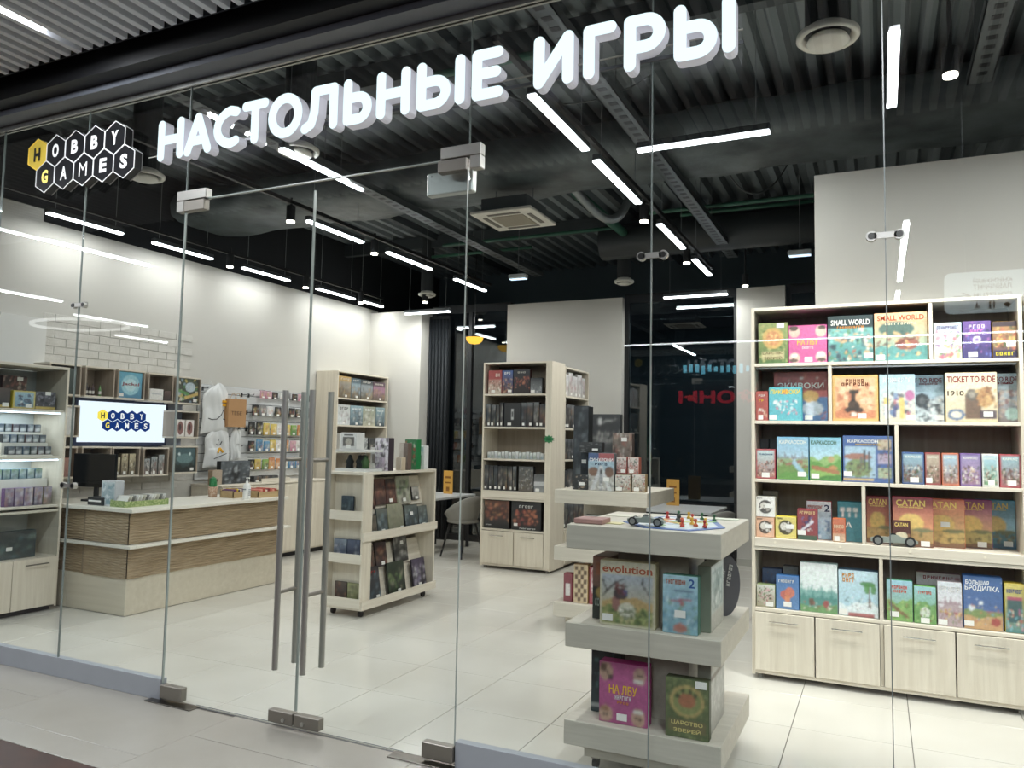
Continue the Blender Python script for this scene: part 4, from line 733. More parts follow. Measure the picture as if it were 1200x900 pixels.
o = gbox('large square box with a horned creature and orange title', -1.205, -.935, .69, .30, 3.545, side='c9bd96', depth=.07, ops=[('g', 'b8a85a', 'c9c2a4'), ('g', 'c9b45a', 'a8b4c4', .1, .8), ('h', .42, .03, 6, 'c9a048'), ('h', .30, .04, 7, '8f9a4a'), ('s', 30, ['6a8a3a', 'a8b85a', '4a6a30', 'c9c07a'], .0, .06, 1, .3, .06), ('e', .3, .35, .08, .12, 'a0605a'), ('e', .38, .5, .13, .09, '3a2a34'), ('e', .45, .52, .07, .05, '3f5aa0'), ('s', 12, ['7a2f2a', '3a2a24'], .28, .5, .5, .66, .04), ('e', .5, .25, .16, .12, 'd8d4b8'), ('s', 10, ['e8e4d0', '6a7a4a'], .35, .12, .65, .3, .05), ('l', .05, .45, .3, .68, .014, '3a2f2a'), ('l', .12, .55, .05, .7, .012, '3a2f2a'), ('l', .3, .68, .42, .72, .01, '3a2f2a'), ('l', .75, .7, .92, .5, .012, '3a2f2a'), ('l', .8, .62, .78, .76, .01, '3a2f2a'), ('b', 0, .8, 1, 1, 'cdc4a2'), ('f', .035, 'cdc4a2')], title=[('evolution', .5, .88, .90, .12, 'a8583c')], tagp=(.15, .07), res=.0062)
gbox('small light blue underwater box with numeral two '+TX, -.903, -.738, .69, .262, 3.54, side='3f6f60', depth=.05, ops=[('g', '6fb0c4', '9fd0e0'), ('s', 22, ['5aa0c0', 'c8e4ea', '4a8aa8', '7fb08a'], 0, 0, 1, .65, .09), ('e', .5, .1, .2, .08, 'c86a4a'), ('l', .25, .55, .8, .6, .02, 'c0405a'), ('e', .55, .52, .07, .04, 'd0304a'), ('b', .3, .72, .9, .76, '2f4f7a')], title=[('~' * 10, .38, .88, .55, .08, 'c8704a'), ('2', .82, .87, .17, .15, '2f5a9a')], tagp=(.5, .28), res=.0075)
gbox('pale framed box with a window scene, turned to the right '+TX, 3.62, 3.93, .69, .30, -.70, mode='x', side='7a8474', depth=.06, ops=[('g', 'b8c0b4', 'd4dcd8'), ('b', .1, .3, .9, .9, 'a0b4b0'), ('s', 20, ['8fa098', 'c8d4cc', '6f8a84', 'e0e6e0'], .1, .3, .9, .9, .1), ('b', 0, 0, 1, .25, 'c0bcac')], tagp=None)
t = thing('round_game_box', 'dark disc-shaped box with white lettering leaning beside the pale framed box', 'game box', (-.70, 4.02, .69), R(62))
MB().prism([(.0+.11*math.cos(R(a)), .15+.15*math.sin(R(a))) for a in range(0, 360, 15)], 0, .05).build('body', mat('3f4148', .4), t); text('~' * 8, t, .02, .2, .11, .028, 'c8c8c4', y=-.003, rot=1.3); text('~' * 6, t, -.03, .2, .07, .02, 'c8c8c4', y=-.003, rot=1.3)
TX = 'lowest tier, nearest island'
gbox('dark teal box standing at the back left '+TX, -1.285, -1.13, .242, .30, 3.665, side='2a4a4c', ops=[('g', '24484c', '1f3438'), ('s', 10, ['3f7a7a', '1a2a30'], 0, .3, 1, 1, .12), ('b', 0, .08, 1, .14, 'a8b4b0')], tagp=None)
gbox('magenta box with four faces in the corners '+TX, -1.208, -.972, .242, .278, 3.56, side='b0287f', depth=.07, ops=[('g', 'b82a84', 'cc3a94'), ('e', .13, .84, .15, .15, 'c9a07a'), ('e', .84, .82, .13, .15, 'c9a080'), ('e', .14, .14, .15, .14, 'c9a07a'), ('e', .82, .14, .14, .15, 'c9a07a'), ('b', .02, .86, .16, .96, '6a4a34'), ('b', .2, .72, .28, .8, '3a2f2a'), ('b', .72, .70, .9, .76, 'e8e4dc'), ('b', .72, .2, .92, .27, 'e8e4dc'), ('e', .12, .22, .1, .05, 'a8743f'), ('e', .1, .83, .03, .02, '2a2220'), ('e', .17, .82, .03, .02, '2a2220'), ('e', .81, .84, .03, .02, '2a2220'), ('e', .88, .83, .03, .02, '2a2220'), ('e', .1, .13, .03, .02, '2a2220'), ('e', .17, .13, .03, .02, '2a2220'), ('e', .79, .13, .03, .02, '2a2220'), ('e', .86, .12, .03, .02, '2a2220')], title=[('НА ЛБУ', .5, .56, .58, .15, 'f0c23a'), ('~' * 8, .5, .43, .34, .07, 'f2f2f2'), ('~' * 5, .5, .35, .25, .04, 'f0a04a')], tagp=(.48, .06), res=.0075)
gbox('green box with a golden paw emblem '+TX, -.885, -.688, .242, .26, 3.53, side='3f4a30', depth=.05, ops=[('g', '5a6a34', '6a7a3f'), ('s', 60, ['3f5a2a', '7f8f4a', '4f6a34', '8f9a5a'], 0, 0, 1, 1, .06), ('e', .5, .62, .40, .27, 'c9a848'), ('e', .5, .62, .33, .22, '8a9a4a'), ('e', .5, .63, .2, .13, 'b8602a'), ('e', .28, .7, .05, .04, '3a4a2a'), ('e', .4, .79, .05, .04, '3a4a2a'), ('e', .58, .8, .05, .04, '3a4a2a'), ('e', .7, .73, .05, .04, '3a4a2a'), ('b', .08, .1, .92, .3, '7a6f3a')], title=[('ЦАРСТВО', .5, .25, .72, .08, 'e0d08a'), ('ЗВЕРЕЙ', .5, .14, .62, .08, 'e0d08a')], tagp=(.82, .86), res=.0075)
gbox('pale banded box, turned to the right '+TX, 3.62, 3.96, .242, .31, -.70, mode='x', side='9a9a8e', depth=.06, ops=[('g', 'b4b0a4', 'd0d0ca'), ('b', 0, .76, 1, .82, '7a6650'), ('s', 16, ['c4c2b8', 'a8a69a', 'dcdad2'], 0, 0, 1, .7, .1)], tagp=None)
# board game laid out on top
t = thing('game_board', 'blue and white board game laid out on the top tier of the nearest island', 'board game', (0, 0, 1.151))
P = [(-1.16, 3.76), (-1.0, 3.55), (-.78, 3.54), (-.66, 3.76), (-.78, 4.12), (-1.05, 4.16)]
def flat(poly, z0, z1, m, par, nm):
    n = len(poly); return MB().add([(x, y, z0) for x, y in poly]+[(x, y, z1) for x, y in poly], [tuple(range(n))[::-1], tuple(range(n, 2*n))]+[(i, (i+1) % n, n+(i+1) % n, n+i) for i in range(n)]).build(nm, m, par)
flat(P, 0, .003, mat('5a76b0', .45), t, 'board')
cx, cy = sum(p[0] for p in P)/6, sum(p[1] for p in P)/6
flat([(cx+(x-cx)*.86, cy+(y-cy)*.86) for x, y in P], .003, .0042, mat('cdd6d8', .45), t, 'printed_field')
for k2 in range(14):
    r_ = random.Random(k2); x = cx+.32*(r_.random()-.5)*.9; y = cy+.42*(r_.random()-.5)*.9
    flat([(x+.035*math.cos(a*math.pi/3), y+.03*math.sin(a*math.pi/3)) for a in range(6)], .0042, .0055, mat(['c9cf8a', 'e0b86a', '8fb87a', 'c87a5a', 'b8c4d8'][k2 % 5], .5), t, 'land_tile')
for k2, (x, y, w_, d_, c, lab) in enumerate([(-1.33, 4.0, .16, .11, 'd8d4c4', 'cream card sheet lying left of the board game'), (-1.27, 3.62, .14, .08, 'd9cf9c', 'yellowish card sheet at the left front of the island top'), (-.80, 4.16, .13, .09, 'd0d4c4', 'pale card sheet behind the board game')]):
    tag(MB().box(x, x+w_, y, y+d_, 1.151, 1.154).build('card_sheet', mat(c, .6)), lab, 'card')
tag(MB().bbox(-1.345, -1.20, 3.56, 3.69, 1.151, 1.175, .003).build('card_box', mat('a8827c', .5)), 'flat dusty pink box lying on the left front of the island top', 'box')
PC = [('b8302c', 'red', -1.0, 4.02), ('2a2a2c', 'black', -.93, 3.95), ('1f5f3a', 'green', -.96, 4.1), ('d8a82a', 'yellow', -.90, 4.07), ('c0392f', 'red', -.86, 3.97), ('2f5f3a', 'green', -.83, 4.06), ('26282a', 'black', -.90, 3.86),
      ('d9692a', 'orange', -.86, 3.74), ('b83a2c', 'red', -.84, 3.66), ('d9a83a', 'yellow', -.82, 3.78), ('c85a2a', 'orange', -.79, 3.72), ('b5302c', 'red', -.74, 3.68), ('e0b04a', 'yellow', -.76, 3.80), ('2a5a3a', 'green', -.76, 4.02)]
for k2, (c, nm, x, y) in enumerate(sorted(PC, key=lambda p: p[2]/p[3])):
    t = thing('game_piece', f'small {nm} wooden pawn, {ORD[k2]} from left on the board game', 'game piece', (x, y, 1.157), 0, 'pawns on the board game')
    MB().lathe([(0, 0), (.012, 0), (.011, .006), (.005, .012), (.004, .02)], n=10).build('body', mat(c, .4), t, True); MB().lathe([(0, .019), (.006, .021), (.0085, .027), (.006, .033), (0, .035)], n=10).build('head', mat(c, .4), t, True)
toy_car('grey open toy racing car on the front of the board game', (-1.00, 3.61, 1.1562), R(2), 1.0)
tc = toy_car('grey toy racing car parked before the sunset boxes on the fourth shelf', (.075, 5.484, .926), 0, 1.0); tc.scale = (1.55, .42, 1.55)

# island two goods
gbox('tall black box, leftmost on the island beside the middle bookcase', -2.395, -2.255, 1.15, .70, 6.30, side='1f2326', depth=.12, ops=[('g', '2a3238', '30363c'), ('s', 26, ['3f4c55', '1a1e22', '6a747a'], 0, 0, 1, 1, .09)], tagp=None)
DKP = ['2a2f33', '5a4a3a', '8a8f92', '1a1c20', 'b09a7a']
gbox('small black box at the front left of the island beside the middle bookcase', -2.28, -2.143, 1.151, .122, 5.99, side='222527', ops=[('g', '2a2c2e', '33373a'), ('s', 14, DKP, 0, 0, 1, 1, .1)], tagp=(.6, .3))
gbox('black upright box behind the small black one on the same island', -2.26, -2.155, 1.151, .30, 6.12, side='202528', ops=[('g', '20282e', '2f3a42'), ('s', 16, ['3a4a58', '161a1e'], 0, 0, 1, 1, .12)], tagp=(.3, .7))
gbox('red and blue topped box with a ruined avenue picture', -2.15, -1.925, 1.151, .302, 6.0, side='6a7478', ops=[('g', '8a8f90', '9fcfe8'), ('h', .5, .06, 8, 'b8b4a8'), ('e', .2, .5, .2, .12, '8a5a3a'), ('e', .82, .5, .18, .14, '7a5038'), ('l', .5, .6, .15, 0, .07, 'c9cdd0'), ('l', .5, .6, .85, 0, .07, 'd0d4d6'), ('l', .5, .55, .5, 0, .06, '9a9fa4'), ('e', .5, .5, .04, .07, '22262a'), ('s', 16, ['6a6f74', 'e0e2e0'], 0, .02, 1, .3, .05), ('b', 0, .8, .42, 1, '2a4a8a'), ('b', .42, .8, 1, 1, 'b8302c')], title=[('СИНХРОНИЯ'[:8], .5, .82, .9, .09, 'f2f2f0'), ('~' * 5, .5, .70, .5, .06, '2a3a5a')], tagp=(.7, .25))
for k2, (a, b, z, h, y, lab, c) in enumerate([(-1.92, -1.79, 1.151, .132, 6.0, 'small white and brown box in the lower pair at the right of the island goods', 'a89a80'), (-1.785, -1.675, 1.151, .14, 6.02, 'small tan box, lower right corner of the island goods', 'a88f6a'), (-1.92, -1.83, 1.292, .133, 6.03, 'small red and green box in the upper pair on the island', 'a8453a'), (-1.825, -1.73, 1.292, .133, 6.03, 'small red and white box in the upper pair on the island', 'b86a5a')]):
    gbox(lab, a, b, z, h, y, side=c, ops=[('g', c, 'd8d4cc'), ('s', 26, ['b03a30', '3f6a5a', 'e8e4dc', '4a4a4e', c], 0, .05, 1, .95, .09)])
gbox('grey picture box with a crest at the back of the island goods', -2.235, -1.985, 1.151, .63, 6.34, side='3a3d40', ops=[('g', '6a6a68', '35383a'), ('b', 0, .66, 1, 1, '3a3c3e'), ('s', 30, ['8a8884', 'b8b4ac', '4a4846'], .0, .62, 1, .76, .05), ('b', .2, .86, .3, .95, 'd8d8d4'), ('l', .4, .9, .85, .93, .01, 'a8a8a4')], tagp=None)
gbox('black flat box before the grey picture box on the island', -2.24, -2.04, 1.455, .085, 6.03, side='26282a', ops=[('g', '2a2c2e', '3a3c3e'), ('s', 8, ['6a6e70'], 0, 0, 1, 1, .1)], tagp=(.7, .2)).location[2] = 1.454
gbox('stacked brown skull picture box behind the red pair on the island', -2.03, -1.855, 1.151, .47, 6.26, side='5a4a44', ops=[('g', '5a5048', '8a7a6c'), ('s', 26, ['c0a890', '4a3a34', 'a05a4a', 'e0d8cc'], 0, .5, 1, 1, .08)], tagp=(.6, .85))
gbox('thin red box with white label on the lowest tier of the second island', -2.35, -2.27, .242, .226, 6.0, side='8a2f3a', ops=[('g', '8f3340', '9a3a48'), ('b', .25, .2, .75, .65, 'e8e4de')], tagp=None)
ck = []
for i in range(4):
    for j in range(8):
        if (i+j) % 2: ck.append(('b', .1+i*.2, .04+j*.115, .3+i*.2, .04+(j+1)*.115, '5a3a24'))
gbox('wooden chessboard box with dark checks on the lowest tier of the second island', -2.255, -2.13, .242, .31, 5.98, side='a8865a', ops=[('g', 'd8bc8a', 'd8bc8a')]+ck, tagp=None, res=.006)
gbox('red edged box with white stars beside the chessboard box', -2.125, -2.06, .242, .30, 5.99, side='a83040', ops=[('g', 'a83040', 'a83040'), ('s', 6, ['e8dcd4'], .3, 0, .7, 1, .12)], tagp=None)
gbox('black board game box with white capital letters on the middle tier of the second island', -2.18, -1.95, .69, .26, 6.0, side='1c1e20', ops=[('g', '2a2c2e', '1c1e20'), ('f', .03, 'c8c8c4')], title=[('МОНО', .5, .85, .8, .12, 'f0f0ec')], tagp=None)

# ------------------------------------------------------------------ middle bookcase (corner block)
ZC = [2.10, 1.70, 1.315, .93, .842, .475]
t = bookcase('light wood bookcase facing the entrance in the middle of the shop', (-4.39, 8.42, 0), 0, .92, .40, 2.485, ZC, [], [(.02, .455, .058, .452), (.457, .84, .058, .452)], [(.022, .84, .845, .928)], 'middle corner bookcases')
MB().bbox(.842, .918, -.016, .0, .04, 2.484, .001).build('corner_panel', WOODZ, t)
t = bookcase('light wood bookcase around the corner of the middle one, facing the right', (-3.468, 8.825, 0), R(90), .85, .40, 2.455, ZC, [], [(.02, .42, .058, .452), (.43, .83, .058, .452)], [(.022, .83, .845, .928)], 'middle corner bookcases')
t = thing('shelf_sticker', 'green leaf shaped sign stuck on the corner panel of the middle bookcase', 'sticker', (-3.50, 8.40, 1.56))
P = []
for i in range(20): r_ = .062 if i % 2 else .04; P.append((r_*1.25*math.cos(i*math.pi/10), r_*.8*math.sin(i*math.pi/10)))
MB().prism(P, -.003, .003).build('leaf', mat('2f7a4a', .5), t); text('~' * 5, t, 0, 0, .06, .02, '123a20', y=-.005)
def darkops(r, warm=False):
    c = r.choice(['1d2226', '262a2e', '30302e', '1a1f28', '2c2422']); a = r.sample(['8a8f94', '5a4a3a', 'b0a088', '7a3a2a', '3f5566', 'c9c4b8', '6a6f58', 'a8763a'], 4)
    return c, [('g', c, r.choice(['3a4248', '4a4440', '2a3038', '55504a'])), ('s', 18, a+[c], 0, .05, 1, .8, .11), ('b', 0, .84, 1, 1, r.choice([c, '33383c', '6a6f74']))]
def fillrow(n, a, b, z, h, P, mode, where, group, ops_f=darkops, dep=.07, jit=.12, seed=1, word='dark miniatures box', tagp='auto', name='game_box', cat='game box', res=None):
    r = random.Random(seed); ws = [1+jit*3*(r.random()-.5) for _ in range(n)]; s = sum(ws); x = a
    for i in range(n):
        wd = (b-a)*ws[i]/s; c, ops = ops_f(r)
        gbox(f'{word}, {ORD[i]} from left {where}', x+.001, x+wd-.001, z, h*(1-jit*r.random()), P, mode, dep, c, ops, None, tagp, group, name, cat, res or max(h, wd)/12); x += wd
WH = 'of the middle bookcase'
X0, X1 = -4.365, -3.552
gbox('red and white war box, top shelf left, '+WH, -4.338, -4.153, 2.101, .287, 8.45, side='a8302c', ops=[('g', 'c8b8a0', 'b8302c'), ('b', 0, .62, 1, 1, 'b02c28'), ('s', 20, ['8a5a3a', 'e8dcc8', '5a3a2a', 'b84a3a'], 0, .05, 1, .55, .08)], title=[('~' * 3, .7, .8, .35, .14, 'f2e8d8')])
gbox('blue topped war game box beside the red one '+WH, -4.15, -4.003, 2.101, .285, 8.45, side='2a4a7a', ops=[('g', '6a4a3a', '2f5aa0'), ('s', 22, ['a83a2a', 'c9a070', '3a2a24'], 0, .05, 1, .7, .09)], title=[('~' * 4, .5, .88, .6, .1, 'f2f2f0')])
gbox('dark red battle box, third on the top shelf '+WH, -4.0, -3.775, 2.101, .292, 8.45, side='3a1c1a', ops=[('g', '2a1c1c', '242830'), ('s', 26, ['8a3020', 'c8703a', '2a2024', '5a1f18'], 0, .2, 1, .7, .09)], title=[('~' * 4, .5, .88, .5, .07, 'c9c4b8')])
gbox('low black and grey box, right end of the top shelf '+WH, -3.772, -3.615, 2.101, .19, 8.45, side='202426', ops=[('g', '8a8f92', '22262a'), ('s', 10, ['5a5f64', 'c0c4c4'], 0, .1, 1, .6, .1)])
fillrow(4, -4.365, -4.12, 1.701, .30, 8.45, 'y', 'on the second shelf '+WH, 'boxes left on the second shelf of the middle bookcase', seed=2)
gbox('black folder box with white mark, second shelf '+WH, -4.112, -3.89, 1.701, .289, 8.45, side='17191b', ops=[('g', '1a1c1e', '26292c'), ('b', .44, .3, .56, .75, 'c8ccca'), ('b', .46, .4, .54, .65, '26292c')])
fillrow(4, -3.885, -3.56, 1.701, .30, 8.45, 'y', 'right part of second shelf '+WH, 'boxes right on the second shelf of the middle bookcase', seed=3)
for i in range(16):
    x = -4.34+i*.047; gbox(f'low white box, {ORD[i]} from left, third shelf '+WH, x, x+.045, 1.316, .075+.006*(i % 3), 8.47, side='c8ccc8', depth=.06, ops=[('g', 'aab4b4', 'd8dcd8'), ('b', .2, .2, .8, .6, ['7a9aa0', '8aa08a', 'a0a8b8'][i % 3])], tagp=None, group='low white boxes on the third shelf', res=.02, name='paint_box')
fillrow(7, -4.365, -3.93, .931, .31, 8.45, 'y', 'on the fourth shelf '+WH, 'boxes on the fourth shelf of the middle bookcase', seed=5, jit=.06)
gbox('speckled grey box right of seven dark ones, fourth shelf '+WH, -3.905, -3.71, .931, .30, 8.45, side='2a2c2e', ops=[('g', '6a6054', '55585a'), ('s', 40, ['8a8f92', '2f3234', 'b8b4a8', '6a5a3a'], 0, .1, 1, .9, .06)])
gbox('small grey and white box, right end of the fourth shelf '+WH, -3.705, -3.56, .931, .21, 8.45, side='8a8d8e', ops=[('g', '9a9d9e', '55585a'), ('b', 0, .35, 1, .6, 'c8caca')])
gbox('large dark fiery battlefield box, low shelf left, '+WH, -4.35, -4.015, .476, .335, 8.45, side='1a1716', ops=[('g', '1c1c20', '6a3a24'), ('h', .35, .04, 8, '242226'), ('s', 30, ['a8502a', '3a2420', 'c8803f', '1f2024'], 0, .3, 1, .9, .09), ('b', 0, 0, 1, .15, '17181a')], title=[('~' * 6, .17, .12, .25, .04, 'd8d8d4')], tagp=None, res=.014)
gbox('large black fiery box with white title, low shelf right, '+WH, -3.99, -3.60, .476, .335, 8.45, side='141416', ops=[('g', '17181c', '1c1e24'), ('s', 36, ['a83a20', 'd8702f', '5a1f18', '2a2024'], .1, .2, .9, .68, .08), ('b', 0, 0, 1, .1, '141416')], title=[('~' * 6, .5, .83, .5, .09, 'dcdcd8'), ('~' * 10, .55, .06, .55, .05, 'dcdcd8')], tagp=(.15, .14), res=.014)
WH = 'corner bookcase facing right'
for k2, (z, h, n) in enumerate([(2.101, .30, 5), (1.701, .30, 6), (1.316, .26, 6), (.931, .26, 5), (.476, .31, 4)]):
    fillrow(n, 8.86, 9.62, z, h, -3.50, 'x', f'{["top","second","third","fourth","low"][k2]} shelf, '+WH, f'boxes on shelf {k2+1} of the corner bookcase facing right', seed=20+k2,
            ops_f=(lambda r: (r.choice(['b8b4b0', '9a9a9c']), [('g', 'c0b8b0', 'd8d8d8'), ('s', 22, ['b0403a', '4a4a50', 'e8e8e6', 'c07a70'], 0, .1, 1, .9, .1)])) if k2 == 0 else darkops, word='pale red box' if k2 == 0 else 'dark box')

# ------------------------------------------------------------------ left bookcase
bookcase('light wood bookcase against the left wall by the corner', (-6.93, 8.83, 0), R(90), 1.25, .39, 2.48, [2.10, 1.71, 1.33, .93, .47], [], [(.02, .62, .058, .45), (.63, 1.23, .058, .45)], [], 'tall light wood bookcases')
WH = 'of the left wall bookcase'
for k2, (a, b, c, c2, lab) in enumerate([(8.884, 9.17, 'd8a83a', 'b8b0a0', 'yellow topped'), (9.172, 9.40, '3a5a6a', '9fc4d8', 'blue grey'), (9.402, 9.71, '2f333a', 'a8bcc8', 'dark topped'), (9.712, 10.03, '4a3040', 'c07aa8', 'pink and black')]):
    gbox(f'{lab} fantasy box, {ORD[k2]} on the top shelf '+WH, a, b, 2.101, .31-.008*k2, -6.955, 'x', side=c, ops=[('g', '6a5a3a', c2), ('s', 22, ['8a6a3a', 'c9a05a', '4a3a2a', c2], 0, .1, 1, .55, .09), ('b', 0, .76, 1, 1, c)], title=[('~' * 5, .5, .88, .7, .08, 'ece8dc')], tagp=(.6, .04), res=.02)
for k2, (a, b, c, c2, lab) in enumerate([(8.872, 9.168, 'd8dcdc', 'c8ccc8', 'white'), (9.17, 9.478, '3f5a68', '8fb4c0', 'blue fantasy'), (9.48, 9.80, 'c0bc9c', 'a0a890', 'cream'), (9.802, 10.04, '35505c', '8ab0bc', 'dark blue')]):
    gbox(f'{lab} box, {ORD[k2]} on the second shelf '+WH, a, b, 1.711, .29, -6.955, 'x', side=c, ops=[('g', c, c2), ('s', 22, [c, c2, '4a4a4a', 'e8e8e2'] if k2 else ['4a3a34', '8a4a3a', c, c], 0.1, .1, .9, .75, .09), ('b', 0, .0, 1, .12, c)], title=[('~' * 5 if k2 else '~' * 5, .5, .82, .7, .12, 'eef0ee' if k2 else '4a4a4a')], tagp=(.5, .04), res=.02)
gbox('grey figure box on the third shelf '+WH, 9.42, 9.62, 1.331, .2, -6.955, 'x', side='8a8c8c', ops=[('g', '6a6e6c', 'a8acaa'), ('s', 14, ['4a5a4a', 'd0d4d0'], 0, 0, 1, 1, .1)])
fillrow(2, 9.64, 10.0, 1.331, .22, -6.955, 'x', 'right of third shelf '+WH, 'boxes right on the third shelf of the left bookcase', seed=41)
t = thing('figure_box', 'white windowed figure box on the third shelf of the left wall bookcase', 'toy box', (-6.955, 9.14, 1.331), R(90))
MB().box(-.19, .19, .001, .12, 0, .05).box(-.19, .19, .001, .12, .21, .26).box(-.19, -.15, .001, .12, .05, .21).box(.15, .19, .001, .12, .05, .21).build('carton', mat('dcdcd8', .5), t); MB().box(-.15, .15, .1, .12, .05, .21).build('inlay', mat('7a6a5a', .6), t)
MB().lathe([(0, .05), (.06, .055), (.07, .10), (.05, .15), (.035, .17), (.03, .20), (0, .208)], (0, .06, 0), 12).build('figure', mat('a08a6a', .5), t, True)

# ------------------------------------------------------------------ trolley
t = thing('display_trolley', 'wheeled light wood book trolley in the middle of the shop', 'display stand', (-4.41, 5.50, 0))
W_, L_, H_ = .41, 1.20, 1.24
MB().bbox(0, W_, 0, L_, H_-.025, H_, .0015).build('top_board', WOODY, t)
MB().bbox(0, W_, 0.0, L_, .068, .09, .0015).build('bottom_board', WOODY, t)
MB().bbox(0, W_-.0, .115, .137, .09, H_-.025, .001).build('end_panel', WOODZ, t)
MB().bbox(0, W_, L_-.022, L_, .09, H_-.025, .001).build('end_panel', WOODZ, t)
MB().bbox(0, .02, .137, L_-.022, .09, H_-.025, .001).build('rear_panel', WOODZ, t)
MB().bbox(W_-.018, W_, 0, .115, .09, H_-.025, .001).build('corner_panel', WOODZ, t); MB().bbox(0, .018, 0, .115, .09, H_-.025, .001).build('corner_panel', WOODZ, t)
for z in (.845, .478, .105):
    MB().bbox(.018, W_-.018, .0, .115, z-.018, z, .001).build('ledge', WOODX, t); MB().bbox(-.004, W_+.002, -.014, -.001, z-.018, z+.062, .001).build('ledge_lip', WOODX, t)
MB().bbox(.02, W_, .137, L_-.022, .64, .66, .001).build('shelf', WOODY, t)
for z in (.655, .075): MB().bbox(W_+.001, W_+.016, -.0, L_+.02, z-.005, z+.068, .001).build('shelf_lip', WOODY, t)
def slope(z0, z1, x0, x1, nm='sloped_board'):
    q = MB(); d = .012; y0, y1 = .14, L_-.025
    q.add([(x0, y0, z0), (x0+d, y0, z0), (x1+d, y0, z1), (x1, y0, z1), (x0, y1, z0), (x0+d, y1, z0), (x1+d, y1, z1), (x1, y1, z1)], [(0, 1, 2, 3), (4, 7, 6, 5), (0, 4, 5, 1), (1, 5, 6, 2), (2, 6, 7, 3), (3, 7, 4, 0)]); return q.build(nm, WOODY, t)
slope(.664, .90, .30, .24); slope(.90, 1.17, .26, .20); slope(.095, .35, .30, .24); slope(.352, .56, .26, .20)
for x in (.06, .35):
    for y in (.09, 1.1): c = MB().tube((x-.012, y, .027), (x+.012, y, .027), .027, 14).build('caster', BLKM, t); MB().box(x-.02, x+.02, y-.018, y+.018, .05, .068).build('caster_plate', DSTEEL, c)
BK = dict(name='rule_book', cat='book')
def bk(lab, a, b, z, h, x, c, c2, pal, tp='auto', ti=None): return gbox(lab, a, b, z, h, x, 'x', side=c, depth=.018, ops=[('g', c, c2), ('s', 26, pal, 0, .05, 1, .8, .1)], tagp=tp, tilt=R(-9), res=.016, title=ti, **BK)
WA = ['7a3a2a', 'a8603a', '3a2622', '5a3a30', 'c08a5a']; CO = ['3f5a6a', '2a3a44', '6a8a94', '1f2a30', '9ab0b4']; GN = ['3f6a34', '223a20', '7a9a4a', '1c241c', '8a8a6a']
bk('brown red book at the upper left of the trolley side', 5.66, 5.86, .905, .26, -4.125, '3f2622', '5a342c', WA, (.45, .1)); bk('brown book beside it with a pale title in the upper row of the trolley', 5.865, 6.03, .93, .24, -4.125, '4a2c26', '6a3a30', WA)
bk('reddish book with a white band in the upper row of the trolley', 6.035, 6.20, .93, .235, -4.125, '5a2f26', '30201e', WA); bk('tall pale book with green foliage in the upper row of the trolley', 6.22, 6.45, .91, .27, -4.125, 'b0aa94', 'a0a48a', GN, (.5, .1))
bk('small framed black book at the right of the upper row of the trolley', 6.47, 6.60, .94, .13, -4.125, '202020', 'b8b4a8', ['2a2a2a', 'd0ccc0'])
bk('grey brown book at the left of the trolley middle ledge', 5.655, 5.81, .664, .19, -4.055, '4a4238', '6a6250', ['3a342c', '8a8068', '5a5244'], (.6, .1)); bk('dark teal book, second on the trolley middle ledge', 5.815, 5.985, .664, .24, -4.055, '2a3a3c', '6a6f64', CO, (.5, .1))
bk('plain beige green book, third on the trolley middle ledge', 5.99, 6.24, .664, .27, -4.055, '8a8a6c', '9a9878', ['7f8264', '94947a'], (.85, .1)); bk('dark framed landscape book, fourth on the trolley middle ledge', 6.27, 6.50, .664, .24, -4.055, '2a2c2a', '5a6660', CO, (.5, .6))
bk('grey green book at the right of the trolley middle ledge', 6.505, 6.67, .664, .22, -4.055, '3a4040', '5f6a64', CO, (.5, .1))
bk('dark blue book with red title on the trolley bottom ledge', 5.655, 5.895, .095, .30, -4.055, '22303a', '2a2022', CO, (.8, .06), [('~' * 5, .5, .85, .6, .07, 'a8342c')]); bk('dark red book in the second row of the trolley bottom', 5.90, 6.08, .37, .22, -4.125, '2a1c1c', '3a2022', WA, (.6, .05))
bk('dark green dragon book on the trolley bottom ledge', 6.02, 6.30, .095, .30, -4.055, '1c241c', '2a3a24', GN, (.6, .06)); bk('black and silver book high in the second row of the trolley bottom', 6.20, 6.43, .37, .27, -4.125, '22221f', '4a4a46', ['8a8a84', '2a2a28', 'b0ada4'], (.6, .6))
bk('dark purple and white book at the right of the trolley bottom ledge', 6.43, 6.665, .095, .28, -4.055, '2a2430', '4a3a5a', ['8a7aa0', 'd8d4dc', '2c2834'], (.5, .06))
bk('thin brown book leaning behind the dark red one', 5.66, 5.88, .37, .20, -4.125, '4a3f34', '6a5c4a', WA, None)
for lab, a, b, z, h, c, c2, pal in [('dark blue book alone on the top ledge of the trolley end', -4.30, -4.165, .846, .18, '1c2c3a', '2f4a5a', CO), ('white and blue book, left on the middle ledge of the trolley end', -4.367, -4.222, .479, .17, '2a3a5a', '8a9ab0', ['e0e4e8', '4a5a8a', '2a3040']), ('dark blue book, right on the middle ledge of the trolley end', -4.22, -4.08, .479, .172, '24304a', '5a6a8a', ['c8d0d8', '3a4a7a', '1f2838']),
      ('brown figure book, left on the bottom ledge of the trolley end', -4.342, -4.208, .106, .175, '3a3430', '5a4a40', WA), ('yellow green book, right on the bottom ledge of the trolley end', -4.205, -4.062, .106, .172, '6a6f3a', 'a8a868', ['3a3a34', 'c8c890', '8a9a4a'])]:
    gbox(lab, a, b, z, h, 5.585, 'y', .016, c, [('g', c, c2), ('s', 18, pal, 0, 0, 1, 1, .11)], res=.014, **BK)
